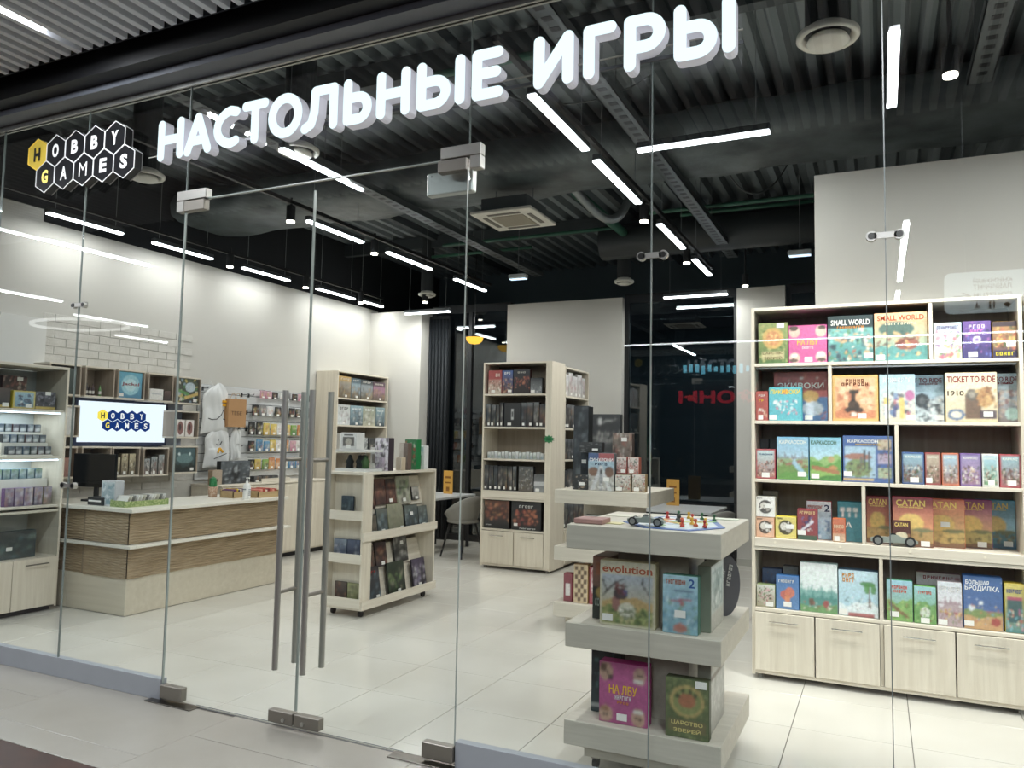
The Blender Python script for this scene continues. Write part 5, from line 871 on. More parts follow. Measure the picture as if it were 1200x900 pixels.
# on top of the trolley
t = thing('display_case', 'clear acrylic case with dark figures on top of the trolley', 'display case', (-4.225, 5.60, 1.241))
CG = glassmat('acrylic', .05, .4, (.97, .98, .98))
MB().box(-.17, .17, 0, .24, 0, .022).build('base', mat('d8dad8', .4), t); MB().box(-.17, .17, -.0, .24, .17, .19).build('lid', mat('dfe0dc', .4), t)
MB().box(-.168, .168, .0, .004, .022, .17).build('front_pane', CG, t); MB().box(-.168, -.164, .004, .24, .022, .17).build('side_pane', CG, t); MB().box(.164, .168, .004, .24, .022, .17).build('side_pane', CG, t)
for i, (x, c) in enumerate(((-.09, '26282a'), (-.01, '2f3234'), (.08, '4a6a3c'), (.03, '3a3c3c'))):
    MB().lathe([(0, .022), (.035, .024), (.03, .06), (.04, .085), (.022, .11), (.018, .135), (0, .145)], (x, .11+.04*(i % 2), 0), 10).build('figure', mat(c, .6), t, True)
gbox('white windowed figure box stacked on the clear case', -4.36, -4.18, 1.432, .15, 5.62, side='d8d8d4', depth=.12, ops=[('g', 'd8d8d4', 'e6e6e2'), ('b', .15, .2, .85, .75, '55504a'), ('e', .5, .45, .2, .22, 'c0b8a8'), ('b', .2, .84, .8, .92, '2a2a2a')], tagp=(.5, .08))
gbox('black white and violet patterned box on the trolley top', -4.18, -4.03, 1.241, .30, 5.90, side='3a3038', depth=.09, ops=[('g', 'e2dcE8'.lower(), 'ddd8e2'), ('s', 34, ['2a2430', 'f0eef2', 'a890b8', '2a2430'], 0, .05, 1, 1, .1), ('b', .3, .1, .75, .4, 'c8b4d0')], tagp=None)
gbox('small white cube box with a window on the trolley top', -4.28, -4.18, 1.241, .21, 5.97, side='dcdcd8', ops=[('g', 'e2e2de', 'd4d4d0'), ('b', .2, .3, .8, .7, '8a8078')])
gbox('small beige box on the trolley top', -4.10, -4.03, 1.241, .12, 6.12, side='c8b8a0', ops=[('g', 'c8b8a0', 'd4c6b0')], tagp=None)
gbox('brown striped box standing behind the beige one on the trolley top', -4.09, -3.99, 1.241, .255, 6.22, side='6f5c52', ops=[('g', 'c8c0b4', 'b8aca0'), ('b', .5, .0, 1, 1, '6f5c52')], tagp=(.5, .03)).location[0] = -4.08
gbox('bright green box with leaf pattern on the trolley top', -4.16, -4.02, 1.241, .29, 6.36, side='1c7a42', depth=.08, ops=[('g', '1f8a4a', '1c7a42'), ('s', 18, ['e8e0cc', 'b8442a', 'a8845a', '0f5a30', '2fa05a'], 0, .1, 1, .9, .11), ('b', 0, .0, 1, .08, '1f8a4a')], tagp=(.3, .1))
gbox('white box with a small picture window, right end of the trolley top', -4.14, -4.02, 1.241, .23, 6.50, side='dfe0de', depth=.08, ops=[('g', 'e6e6e4', 'dfe2e4'), ('b', .3, .15, .7, .6, '4a3f3a'), ('b', .1, .75, .9, .95, 'a8c4d0')], tagp=None)

# ------------------------------------------------------------------ counter
t = thing('sales_counter', 'long sales counter with rippled brown panels and white top', 'counter', (-5.75, 4.60, 0))
CW = mat('e3dfd3', .35); LB = wood('c6bda9', 'd6cebc', 0, sc=9)
RIP = wood('8a775b', 'b5a285', 2, rough=.55, sc=13.5, name='rippled_wood'); [setattr(n_.inputs['Scale'], 'default_value', (2.5, 2.5, 55)) for n_ in RIP.node_tree.nodes if n_.type == 'MAPPING']
def ripple(p0, p1, z0, z1, nrm, n=16, amp=.006):
    q = MB(); p0 = Vector(p0); p1 = Vector(p1); nr = Vector(nrm); M = 36; rows = n*3+1; vs = []
    for i in range(rows):
        z = z0+(z1-z0)*i/(rows-1)
        for j in range(M+1):
            s = j/M; d = amp*(.5+.5*math.cos(2*math.pi*(i/3)+1.1*math.sin(s*9+i*.35)))+amp*.4*math.sin(s*31+i*1.9)
            p = p0.lerp(p1, s)+nr*(d+.004); vs.append((p.x, p.y, z))
    return q.add(vs, [(i*(M+1)+j, i*(M+1)+j+1, (i+1)*(M+1)+j+1, (i+1)*(M+1)+j) for i in range(rows-1) for j in range(M)])
MB().box(-.60, -.02, .02, 1.78, .31, .87).build('carcass', mat('8a7a64', .6), t)
MB().bbox(-.75, 0, 0, 1.80, .004, .31, .002).build('plinth_front', LB, t)
MB().bbox(-1.35, -.752, .0, .5, .004, .31, .002).build('plinth_return', LB, t)
stuff(ripple((0, 0, 0), (0, 1.80, 0), .31, .575, (1, 0, 0), 12).build('rippled_panel', RIP, t)); stuff(ripple((0, 0, 0), (0, 1.80, 0), .60, .868, (1, 0, 0), 12).build('rippled_panel', RIP, t))
stuff(ripple((-.54, 0, 0), (0, 0, 0), .31, .575, (0, -1, 0), 12).build('rippled_panel', RIP, t)); stuff(ripple((-.54, 0, 0), (0, 0, 0), .60, .868, (0, -1, 0), 12).build('rippled_panel', RIP, t))
stuff(ripple((-1.35, .03, 0), (-.56, .03, 0), .31, .575, (0, -1, 0), 12).build('rippled_panel', RIP, t)); stuff(ripple((-1.35, .03, 0), (-.56, .03, 0), .60, .868, (0, -1, 0), 12).build('rippled_panel', RIP, t))
MB().bbox(-1.35, .10, -.06, -.0, .572, .594, .002).bbox(.001, .10, .001, 1.90, .572, .594, .002).build('white_ledge', CW, t)
MB().bbox(-1.36, .09, -.05, .62, .87, .90, .002).bbox(-.66, .09, .62, 1.86, .87, .90, .002).build('counter_top', CW, t)
MB().box(-1.33, -.64, .04, .5, .31, .868).build('return_carcass', mat('8a7a64', .6), t)
MB().bbox(-.56, -.02, 1.785, 1.80, .31, .87, .001).build('end_panel', LB, t)
CT = .9005
def on_counter(y, x): return (x, y, CT)
t = thing('monitor', 'black computer monitor on the left end of the counter', 'monitor', (-6.62, 4.90, CT), R(10))
MB().bbox(-.24, .24, -.015, .015, .13, .44, .004).build('screen', mat('101416', .15), t); MB().box(-.02, .02, .0155, .04, .02, .25).build('stand_neck', BLK, t); MB().bbox(-.1, .1, -.05, .09, 0, .018, .003).build('stand_base', BLK, t)
t = thing('card_printer', 'small black printer with paper under the monitor', 'printer', (-6.25, 4.72, CT), 0)
MB().bbox(-.10, .10, -.08, .08, 0, .07, .006).build('body', mat('2a2c2e', .4), t); MB().box(-.08, .08, -.083, -.081, .03, .045).build('paper', mat('e8e8e4', .5), t)
gbox('pale upright sea picture box standing on the counter end', -6.20, -6.02, .9005, .22, 4.66, side='b8bcc0', depth=.09, ops=[('g', '5f8fa0', 'c8d8dc'), ('s', 10, ['7fa8b4', 'e0e8ea'], 0, .1, 1, .9, .15), ('f', .05, 'd8dadc')], tagp=None)
t = thing('card_tray', 'green patterned tray full of upright card packs on the counter', 'tray', (-5.95, 4.86, CT), R(90))
MB().box(-.22, .22, -.09, .09, 0, .008).box(-.22, .22, -.095, -.09, 0, .05).box(-.22, .22, .09, .095, 0, .06).box(-.225, -.22, -.095, .095, 0, .055).box(.22, .225, -.095, .095, 0, .055).build('tray_box', noisemat('tray_print', '6f8a4a', 'b8c08a', 60, .6), t)
for i in range(12):
    x = -.20+i*.035; c = ['e8e6de', 'd8d4c4', '8a8a84', 'f2f0ea'][i % 4]
    q = MB(); q.add([(x, -.07, .01), (x+.004, -.07, .01), (x+.034, -.07, .095), (x+.03, -.07, .095), (x, .07, .01), (x+.004, .07, .01), (x+.034, .07, .095), (x+.03, .07, .095)], [(0, 1, 2, 3), (7, 6, 5, 4), (0, 4, 5, 1), (1, 5, 6, 2), (2, 6, 7, 3), (3, 7, 4, 0)])
    tag(q.build('card_pack', mat(c, .4), None, False, (-5.95, 4.86, CT+.001), R(90)), f'card pack standing in the green counter tray, {ORD[i]} from the left', 'card pack', 'card packs in the counter tray')
t = thing('sanitizer_bottle', 'white pump bottle of hand sanitizer on the counter', 'bottle', (-5.74, 5.93, CT))
MB().lathe([(0, 0), (.036, 0), (.038, .01), (.038, .13), (.03, .148), (.013, .158), (.013, .165), (0, .165)], n=20).build('body', mat('efefec', .3), t, True); MB().lathe([(0, .165), (.014, .165), (.014, .18), (.005, .182), (.005, .205), (0, .205)], n=12).bbox(-.012, .03, -.008, .008, .205, .217, .002).build('pump', mat('f2f2f0', .3), t)
text('~' * 11, t, 0, .10, .05, .01, '4a5a6a', y=-.0385); o = MB(); 
for i in range(4): o.box(.0385, .039, -.018, .018, .04+i*.018, .046+i*.018)
o.build('label_lines', mat('5a6a78', .5), t)
t = thing('potted_cactus', 'green paper cactus in a brown checked pot on the counter', 'plant', (-6.20, 5.93, CT))
MB().lathe([(0, 0), (.04, 0), (.05, .10), (.046, .105), (0, .10)], n=16).build('pot', noisemat('checked_pot', 'a87c62', 'd8c4b0', 70, .6), t, True); MB().lathe([(0, .09), (.03, .10), (.036, .14), (.03, .19), (0, .21)], n=12).bbox(.02, .045, -.012, .012, .11, .16, .004).bbox(-.045, -.02, -.012, .012, .11, .19, .004).build('cactus', mat('2f7a4a', .6), t)
def crate(lab, x, y, w_, d_, rz, pal, h=.06):
    t = thing('open_crate', lab, 'crate', (x, y, CT), rz); MB().box(-w_/2, w_/2, -d_/2, d_/2, 0, .008).box(-w_/2, w_/2, -d_/2, -d_/2+.008, .008, h).box(-w_/2, w_/2, d_/2-.008, d_/2, .008, h*1.4).box(-w_/2, -w_/2+.008, -d_/2, d_/2, .008, h*1.2).box(w_/2-.008, w_/2, -d_/2, d_/2, .008, h*1.2).build('crate_box', wood('a88e66', 'c4ab80', 0), t)
    for i in range(8):
        a = -w_/2+.012+(w_-.024)*i/8; tag(MB().bbox(a, a+(w_-.03)/8-.002, -d_/2+.012, d_/2-.012, .009, h+.02+.006*(i % 3), .002).build('card_deck', mat(pal[i % len(pal)], .4), None, False, (x, y, CT), rz), f'card deck in the {lab.split(" crate")[0]} crate, {ORD[i]} from its left side', 'card deck', 'card decks in the crates')
crate('left wooden crate with purple decks on the counter', -6.0, 6.03, .22, .18, R(90), ['5a3a6a', '8a4a7a', 'c9b03a', '3a3a5a', 'e8e0d0'])
crate('right wooden crate with red decks at the end of the counter', -5.86, 6.25, .30, .22, R(90), ['c86a5a', 'e0a090', 'b04a3a', 'e8d8c8', '8a2f3a'])
gbox('large dark winged fantasy box standing on the back shelf behind the counter', 6.75, 7.22, .96, .27, -6.95, 'x', side='23282c', ops=[('g', '2a3036', '5a646c'), ('e', .5, .5, .14, .35, '15181b'), ('e', .5, .62, .07, .14, 'a8b0b4'), ('s', 30, ['7a868e', '2a3238', '4a545c', 'a0aab0'], 0, 0, 1, 1, .08)], tagp=None, res=.014)
t = thing('back_cabinet', 'low light wood cabinet under the slat wall', 'cabinet', (-7.30, 6.65, 0)); MB().bbox(0, .47, 0, 1.98, .06, .94, .002).build('body', WOODZ, t); MB().bbox(-.0, .49, -.01, 1.99, .941, .96, .002).build('worktop', WOODY, t); MB().box(.03, .42, .03, 1.95, 0, .06).build('plinth', BLKM, t)
for i in range(4): d = MB().bbox(.471, .486, .01+i*.49, .495+i*.49, .08, .93, .0015).build('door', WOODZ, t)
gbox('kraft box with a white paw print behind the cactus', 6.60, 6.75, .96, .17, -6.92, 'x', side='a8927a', ops=[('g', 'b09a80', 'b8a288'), ('e', .5, .3, .12, .1, '5a3a2c')], tagp=None)
t = thing('counter_box', 'low wooden crate behind the right crate by the slat wall', 'crate', (-6.93, 7.5, .9605)); MB().box(0, .1, -.2, .3, 0, .008).box(.09, .1, -.2, .3, .008, .05).build('crate_box', WOODY, t)
fillrow(3, 7.32, 7.75, .961, .08, -6.98, 'x', 'at the foot of the slat wall', 'low boxes at the foot of the slat wall', seed=51, word='low dark box')
# fire extinguisher
t = thing('fire_extinguisher', 'red fire extinguisher standing on the floor past the counter', 'fire extinguisher', (-7.06, 8.80-.02, 0)); MB().lathe([(0, 0), (.07, 0), (.075, .02), (.075, .42), (.06, .47), (.025, .50), (.02, .53), (0, .53)], n=20).build('cylinder', mat('b01c20', .3), t, True)
MB().box(-.02, .06, -.012, .012, .53, .545).box(-.02, .07, -.01, .01, .56, .57).box(-.015, .0, -.01, .01, .53, .57).build('valve', BLK, t); MB().tube((.03, 0, .54), (.09, -.04, .45), .009, 8).tube((.09, -.04, .45), (.088, -.04, .12), .009, 8).build('hose', BLK, t, True); MB().lathe([(.0758, .2), (.0758, .34)], n=20).build('label_band', mat('e0dcd4', .5), t)

# ------------------------------------------------------------------ wall cubes + screen
CX = -7.0
def cube(lab, y0, z0, w_=.325, h_=.305, d=.30):
    t = thing('wall_cube', lab, 'wall shelf', (CX, y0, z0), R(90), 'open wooden cubes on the brick wall'); e = .016
    MB().bbox(0, w_, 0, d, 0, e, .001).build('bottom_board', WOODX, t); MB().bbox(0, w_, 0, d, h_-e, h_, .001).build('top_board', WOODX, t)
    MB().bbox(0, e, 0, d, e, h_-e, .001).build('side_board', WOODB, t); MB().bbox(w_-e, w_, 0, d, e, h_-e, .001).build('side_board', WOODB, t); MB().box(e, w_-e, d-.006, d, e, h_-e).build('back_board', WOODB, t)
    return t
ps = {'A': (5.021, 1.885), 'B': (5.38, 1.885), 'C': (5.745, 1.88), 'D': (6.125, 1.872), 'E': (6.12, 1.492), 'F': (6.125, 1.10), 'G': (5.03, 1.095), 'H': (5.365, 1.09), 'I': (5.73, 1.085), 'J': (4.655, 1.885), 'K': (4.66, 1.49), 'L': (4.66, 1.095)}
nmz = {'A': 'open wall cube with small bottles in the top row, above the left of the screen', 'B': 'wall cube holding the turquoise box in the top row', 'C': 'wall cube with a white card in the top row', 'D': 'wall cube at the right end of the top row', 'E': 'wall cube right of the lit screen', 'F': 'wall cube at the right end of the bottom row', 'G': 'wall cube with white boxes under the screen', 'H': 'wall cube with tan boxes under the screen', 'I': 'wall cube with grey boxes under the screen', 'J': 'wall cube half hidden by the glass showcase, top row', 'K': 'wall cube left of the screen behind the showcase', 'L': 'wall cube half hidden by the showcase, bottom row'}
for q_, (y, z) in ps.items(): cube(nmz[q_], y, z)
gbox('turquoise box with a red wordmark in the top row of cubes', 5.405, 5.682, 1.902, .268, -7.02, 'x', side='2a8fb0', ops=[('g', '2f8fb8', '3fb4d4'), ('e', .5, .5, .4, .4, '8fd8e6'), ('e', .5, .5, .25, .25, 'b8e8ee')], title=[('Jackal', .5, .52, .75, .15, '8a2a34')], tagp=(.12, .05))
gbox('black green and yellow box in the right cube of the top row', 6.145, 6.43, 1.89, .27, -7.02, 'x', side='2a2c30', ops=[('g', '2a2c30', '4a5a3a'), ('s', 20, ['d8c03a', '3f8a3a', '2a2a2e', '8fb0c8', 'e8e0c8'], 0, 0, 1, 1, .12), ('e', .6, .65, .25, .2, 'b8d0dc'), ('l', 0, .5, .5, .35, .06, '4fa040'), ('l', .4, .2, 1, .4, .06, 'e0b82a')], tagp=(.85, .05))
gbox('white card with small print in the third cube of the top row', 5.765, 5.94, 1.897, .12, -7.0, 'x', side='e4e2dc', depth=.01, ops=[('g', 'e8e6e0', 'e8e6e0'), ('b', .15, .5, .85, .6, 'b8c0c4')], tagp=None)
gbox('small dark box in the third cube of the top row', 5.955, 6.045, 1.897, .11, -6.99+-.02, 'x', side='3a2f2c', ops=[('g', '3a2f2c', '6a4a40')], tagp=None)
for i in range(2): gbox(f'red brown card box in the cube right of the screen, {["left","right"][i]} one', 6.145+i*.13, 6.265+i*.13, 1.509, .19, -7.02, 'x', side='e0d8d0', ops=[('g', 'e8e0d8', 'e8e0d8'), ('e', .5, .5, .35, .4, '8a3a2f'), ('e', .45, .55, .15, .2, '3a2a2a')], tagp=None)
gbox('dark misty green box with two lights in the bottom right cube', 6.143, 6.432, 1.117, .27, -7.02, 'x', side='25403f', ops=[('g', '1c3026', '3f6a72'), ('h', .25, .08, 9, '16261e'), ('e', .5, .55, .4, .2, '5f8a8c'), ('e', .22, .74, .06, .06, 'd8f0f0'), ('e', .74, .74, .06, .06, 'd8f0f0'), ('h', .15, .05, 12, '101c16')], tagp=(.85, .05))
for i in range(3): gbox(f'white box, {ORD[i]} in the left cube under the screen', 5.06+i*.09, 5.145+i*.09, 1.112, .17, -7.02, 'x', side='d8d4cc', ops=[('g', 'e0dcd4', 'e0dcd4'), ('s', 6, ['a09a90', 'c87a5a'], .1, .2, .9, .8, .12)], tagp=None)
for i in range(3): gbox(f'tan and black box, {ORD[i]} in the second cube under the screen', 5.395+i*.09, 5.475+i*.09, 1.107, [.18, .22, .22][i], -7.02, 'x', side='6a5f4a', ops=[('g', '6a5a3f', 'c8b88a'), ('s', 10, ['3a342c', 'e0d4b0', '8a7048'], 0, 0, 1, 1, .15)], tagp=(.5, .03))
for i in range(3): gbox(f'grey brown box, {ORD[i]} in the third cube under the screen', 5.755+i*.09, 5.835+i*.09, 1.102, .17+.02*i, -7.02, 'x', side='6a6a64', ops=[('g', '7a5a4a', '9aa8a8'), ('s', 10, ['3a3a38', 'd0ccc0', '8a5a48'], 0, 0, 1, 1, .15)], tagp=(.5, .03))
for i, (y, c, h) in enumerate([(5.06, '3a2a2c', .12), (5.095, '2f2a30', .125), (5.13, '3a2a2c', .11), (5.165, '4a3a3a', .12), (5.24, '5f8a4f', .11)]):
    t = thing('paint_bottle', f'small {"green" if i == 4 else "dark"} bottle in the first top cube, {ORD[i]} from left', 'bottle', (-7.08, y, 1.902), 0, 'small bottles in the first cube'); MB().lathe([(0, 0), (.013, 0), (.014, .01), (.014, h*.65), (.006, h*.8), (.006, h), (0, h)], n=12).build('body', mat(c, .4), t, True); MB().lathe([(.0145, .02), (.0145, .05)], n=12).build('label_band', mat('dcd8d0', .5), t)
gbox('dark green box in the half hidden top cube', 4.70, 4.93, 1.902, .25, -7.02, 'x', side='2f3f38', ops=[('g', '2a3a34', '3f5048')], tagp=None)
gbox('white boxed book in the cube left of the screen', 4.72, 4.95, 1.507, .27, -7.02, 'x', side='dcdcd8', ops=[('g', 'd8d8d4', 'e2e2de')], tagp=None)
gbox('pink brown box in the half hidden bottom cube', 4.70, 4.93, 1.112, .18, -7.02, 'x', side='a86a5a', ops=[('g', 'a86a5a', 'b8806c')], tagp=None)
tv = thing('wall_screen', 'wide lit wall screen showing a honeycomb logo on white', 'screen', (-7.20, 5.105, 1.42), R(90))
TVM = mat('2f3a58', .4)
MB().bbox(-.03, 1.08, 0, .05, -.02, .47, .004).build('frame', TVM, tv); MB().box(0, 1.045, -.004, -.0005, .02, .435).build('display', emis('e8f4ff', 1.25), tv)
MB().box(-.1, 1.35, .055, .08, -.05, -.02).box(-.1, 1.35, .055, .08, .47, .50).build('mounting_rail', mat('6a7488', .4), tv)
MB().box(1.09, 1.30, .03, .05, -.02, .47).build('side_board', mat('aab4c8', .5), tv)
NV = emis('1f3f86', .8)
for row, (word, x0, zc) in enumerate((('HOBBY', .27, .295), ('GAMES', .328, .195))):
    for i, ch in enumerate(word):
        x = x0+i*.115
        if not (row == 0 and i == 0): o = MB().prism([(x+.066*math.cos(R(90+60*k)), zc+.062*math.sin(R(90+60*k))) for k in range(6)], -.0065, -.0045).build('hexagon', NV, tv)
        else: o = MB().prism([(x+.066*math.cos(R(90+60*k)), zc+.062*math.sin(R(90+60*k))) for k in range(6)], -.0065, -.0045).build('hexagon', emis('ffe95a', 1.1), tv)
        text(ch, tv, x, zc, .045, .06, '', y=-.009, bold=.03, name='letter', m=emis('3a3a3a' if row == 0 and i == 0 else ('ffe95a' if ch == 'G' else 'ffffff'), 1.0))

# ------------------------------------------------------------------ slat wall with hanging goods
sw = thing('slat_wall', 'white grooved slat wall panel with hooks on the left wall', 'display panel', (-7.322, 6.70, 0), R(90))
SWM = mat('d4d6d6', .5)
for r in range(11): MB().bbox(0, 2.05, -.018, .0, 1.0+r*.104, 1.096+r*.104, .003).build('slat', SWM, sw)
MB().box(0, 2.05, .0, .006, 1.0, 2.14).build('backing_board', mat('6f7274', .6), sw)
def soft_bag(lab, y0, z0, w_, h_, pr, x=-7.20, seed=1, rz=0):
    t = thing('cloth_bag', lab, 'bag', (x, y0+w_/2, z0), R(90)+rz, 'white cloth bags on the slat wall'); rg = random.Random(seed); N = 26
    ph = [rg.random()*6 for _ in range(6)]
    def surf(sgn):
        v = []
        for j in range(N+1):
            for i in range(N+1):
                u = i/N*2-1; s = j/N; wd = w_/2*(1-.10*s-.12*abs(u)*0)*(1 if s < .8 else 1-.55*((s-.8)/.2)**1.5)
                prof = max(0, (1-u**4))**.5*max(0, 1-(2*s-1)**6)**.5
                fold = .012*math.sin(u*5+ph[0]+s*3)+.008*math.sin(s*11+ph[1]+u*2)+.005*math.sin(u*13+s*7+ph[2])
                zz = s*h_+.03*math.sin(u*2+ph[3])*(1 if s > .5 else .3)-.02*u*u*(1-s)
                v.append((u*wd+.01*math.sin(s*8+ph[4]), sgn*(prof*(.030+fold))*.9, zz))
        return v
    A, B = surf(-1), surf(1); M = N+1; f = [(j*M+i, j*M+i+1, (j+1)*M+i+1, (j+1)*M+i) for j in range(N) for i in range(N)]
    q = MB().add(A, f).add(B, [g[::-1] for g in f]); o = q.build('cloth', mat('dfe1e1', .8), t, True)
    for nm, pts, c, r_ in pr:
        qq = MB()
        def P(u, s): i = min(N, max(0, (u+1)/2*N)); j = min(N, max(0, s*N)); a = Vector(A[int(round(j))*M+int(round(i))]); return a+Vector((0, -.004, 0))
        for (u0, s0), (u1, s1) in zip(pts[:-1], pts[1:]): qq.tube(P(u0, s0), P(u1, s1), r_, 6)
        qq.build(nm, mat(c, .6), t)
    MB().tube((-.02, .0, h_*.93), (-.06, .05, h_+.05), .004, 6).tube((.02, 0, h_*.93), (.06, .05, h_+.05), .004, 6).build('drawstring', mat('e8e8e6', .8), t)
    return t
smile = [(-.6+.1*i, .36-.16*math.sin(math.pi*i/12)*1.0) for i in range(13)]
soft_bag('upper white cloth bag with a black smile line and yellow patch', 6.66, 1.57, .42, .56, [('smile_print', [(-.7, .32), (-.4, .26), (-.1, .28), (.2, .36), (.45, .48)], '22252a', .005), ('yellow_patch', [(.42, .60), (.78, .60), (.78, .54), (.42, .54)], 'eab02f', .016), ('small_print', [(.35, .28), (.7, .26)], '22252a', .006)], seed=2)
soft_bag('lower white cloth bag with a smiling face print', 6.72, 1.16, .40, .44, [('smile_print', [(-.12, .66), (0, .60), (.15, .62), (.25, .70)], '22252a', .004), ('eye_print', [(-.02, .76), (.0, .74)], '22252a', .005), ('yellow_patch', [(-.05, .40), (.1, .5), (.3, .40)], 'eab02f', .014), ('script_print', [(-.4, .22), (0, .28), (.5, .36)], '22252a', .004)], seed=5)
soft_bag('folded white shirt hanging right of the lower cloth bag', 7.13, 1.24, .17, .38, [], seed=8)
t = thing('paper_bag', 'kraft paper bag with printed word hanging on the slat wall', 'bag', (-7.12, 7.0, 1.635), R(90)); MB().bbox(0, .29, 0, .08, 0, .345, .003).build('body', mat('b98f64', .75), t)
for s in (.0, .075):
    pts = [(.09+.11*k/8, s+.002, .345+.07*math.sin(math.pi*k/8)) for k in range(9)]; q = MB()
    for a, b in zip(pts[:-1], pts[1:]): q.tube(a, b, .003, 6)
    q.build('handle', mat('c8a880', .7), t)
text('ТЕБЕ', t, .13, .17, .17, .045, '4a3626', y=-.002, bold=0)
rg = random.Random(11)
packs = [(2.02, 7.62, 8.72, 9, .10), (1.79, 7.50, 8.72, 9, .14), (1.545, 7.46, 8.74, 10, .165), (1.335, 7.46, 8.74, 10, .15), (1.10, 7.46, 8.74, 10, .15)]
pc = [('black', ['1f2123', '2a2c2e']), ('white', ['dcdcd8', 'c8ccd0']), ('yellow', ['e8cc2a', 'd8a82a']), ('blue', ['4a9ac8', '2f6aa0']), ('green', ['8ab83a', '3f8a4a']), ('orange', ['d8802a', 'e0a03a']), ('pink', ['d8a0b0', 'b85a7a']), ('grey', ['8a8a8a', '6a6e72'])]
for r, (z, a, b, n, h) in enumerate(packs):
    for i in range(n):
        y = a+(b-a)*i/n; wd = (b-a)/n*.86
        pool = [0, 0, 7, 6, 1] if r < 2 else [0, 1, 2, 4, 3, 6, 2, 5, 0]; ci = pool[rg.randrange(len(pool))]
        if r >= 2 and i == 0: ci = 0
        if r == 2 and i in (2, 3): ci = 2
        if r == 4 and i in (3,): ci = 5
        nm, cs_ = pc[ci]; xx = -7.24+.03*rg.random()
        t = gbox(f'{nm} blister pack, {ORD[i]} from left in the {ORD[r]} row of the slat wall', y, y+wd, z, h*(.85+.15*rg.random()), xx, 'x', .012, cs_[0], [('g', cs_[1], cs_[0]), ('s', 12, ['f0eee8', cs_[0], '3a3a3e', 'c85a4a', 'e0c84a'], .1, .1, .9, .8, .13)], None, (.5, .05), 'blister packs on the slat wall', 'blister_pack', 'package', .014)
        MB().tube((0, .012, h*1.02), (0, .06-.0+.02, h*1.02), .003, 6).tube((0, -.03, h*1.0), (0, .012, h*1.02), .003, 6).build('hook', mat('9a9ea0', .3, .8), t)
for i, (y, z) in enumerate([(7.02, 2.07), (7.38, 2.05), (7.50, 2.05), (7.36, 1.83), (7.48, 1.83), (7.36, 1.62), (7.48, 1.62), (7.34, 1.40), (6.75, 2.09)]):
    t = thing('display_hook', f'empty black hook on the slat wall, {ORD[i]} of nine', 'hook', (-7.30, y, z), 0, 'empty hooks on the slat wall'); MB().box(-.001, .008, -.012, .012, -.03, .02).tube((.008, 0, 0), (.09, 0, .0), .004, 6).tube((.09, 0, 0), (.095, 0, .018), .004, 6).build('hook_body', mat('2c2e30', .4), t)

# ------------------------------------------------------------------ glass showcase at the left
t = thing('glass_showcase', 'tall lit glass-fronted showcase at the left edge', 'display cabinet', (-6.50, 2.95+.60, 0), R(90))
W_, D_ = .96, .44; th = .02
MB().bbox(0, th, 0, D_, .03, 2.11, .001).build('side_panel', WOODZ, t); MB().bbox(W_-th, W_, 0, D_, .03, 2.11, .001).build('side_panel', WOODZ, t); MB().bbox(th, W_-th, 0, D_, 2.085, 2.11, .001).build('top_panel', WOODX, t)
MB().box(th, W_-th, D_-.01, D_, .03, 2.08).build('back_panel', mat('c8d0d0', .5), t)
for z in (1.73, 1.325, .905, .865, .467): MB().bbox(th, W_-th, .02, D_-.01, z-.02, z, .001).build('shelf', WOODX, t)
for x0, x1 in ((.02, .55), (.555, .94)):
    d = MB().bbox(x0, x1, -.018, 0, .05, .462, .001).build('door', WOODZ, t); MB().tube(((x0+x1)/2-.10, -.04, .415), ((x0+x1)/2+.10, -.04, .415), .005, 8).build('handle', mat('8d8b86', .3, 1), d)
MB().box(.03, W_-.03, .05, .41, 0, .03).build('plinth', BLKM, t)
MB().box(.02, .94, -.006, -.001, .475, 2.10).build('glass_door', glassmat('showcase_glass', .03, .4, (.97, .98, .98)), t)
for z in (1.70, 1.295): MB().box(.04, W_-.04, .03, .05, z-.006, z+.004).build('led_strip', emis('dcecff', 6), t)
area((-6.72, 4.0, 1.695), .30, .8, 3.2, (.85, .93, 1)); area((-6.72, 4.0, 1.29), .30, .8, 3.2, (.85, .93, 1))
WH = 'in the showcase'
gbox('light blue creature box with yellow frame on the top shelf '+WH, 4.06, 4.255, 1.732, .15, -6.56, 'x', side='d8c03a', ops=[('g', '6a9ab0', '9fc8dc'), ('s', 10, ['3a5a7a', 'e0e8ea', '5a4a5a'], .2, .1, .8, .8, .14), ('f', .07, 'e0c83a')])
gbox('dark yellow-footed box, right of the top shelf '+WH, 4.265, 4.45, 1.732, .155, -6.58, 'x', side='3a3c44', ops=[('g', '4a4a52', '5a5a64'), ('b', 0, 0, 1, .14, 'e0c02a'), ('s', 10, ['8a8a9a', '2a2a30'], 0, .2, 1, 1, .15)], tagp=(.6, .8))
gbox('black and yellow box on the left of the top shelf '+WH, 3.86, 4.04, 1.732, .165, -6.56, 'x', side='3a3a3c', ops=[('g', '3a3a3c', '5a4a40'), ('b', 0, 0, 1, .14, 'e0c02a')])
gbox('red brown battle box stacked behind on the top shelf '+WH, 4.04, 4.25, 1.732, .28, -6.68, 'x', side='4a2a22', ops=[('g', 'c8a02a', '3a2420'), ('b', 0, .5, 1, 1, '3a2420'), ('s', 14, ['8a4a34', 'c0a890'], 0, .5, 1, 1, .1)], tagp=(.7, .85))
gbox('brown red box at the left back of the top shelf '+WH, 3.70, 4.0, 1.732, .25, -6.68, 'x', side='5a3426', ops=[('g', '5a3426', '7a4a34')])
r9 = random.Random(9)
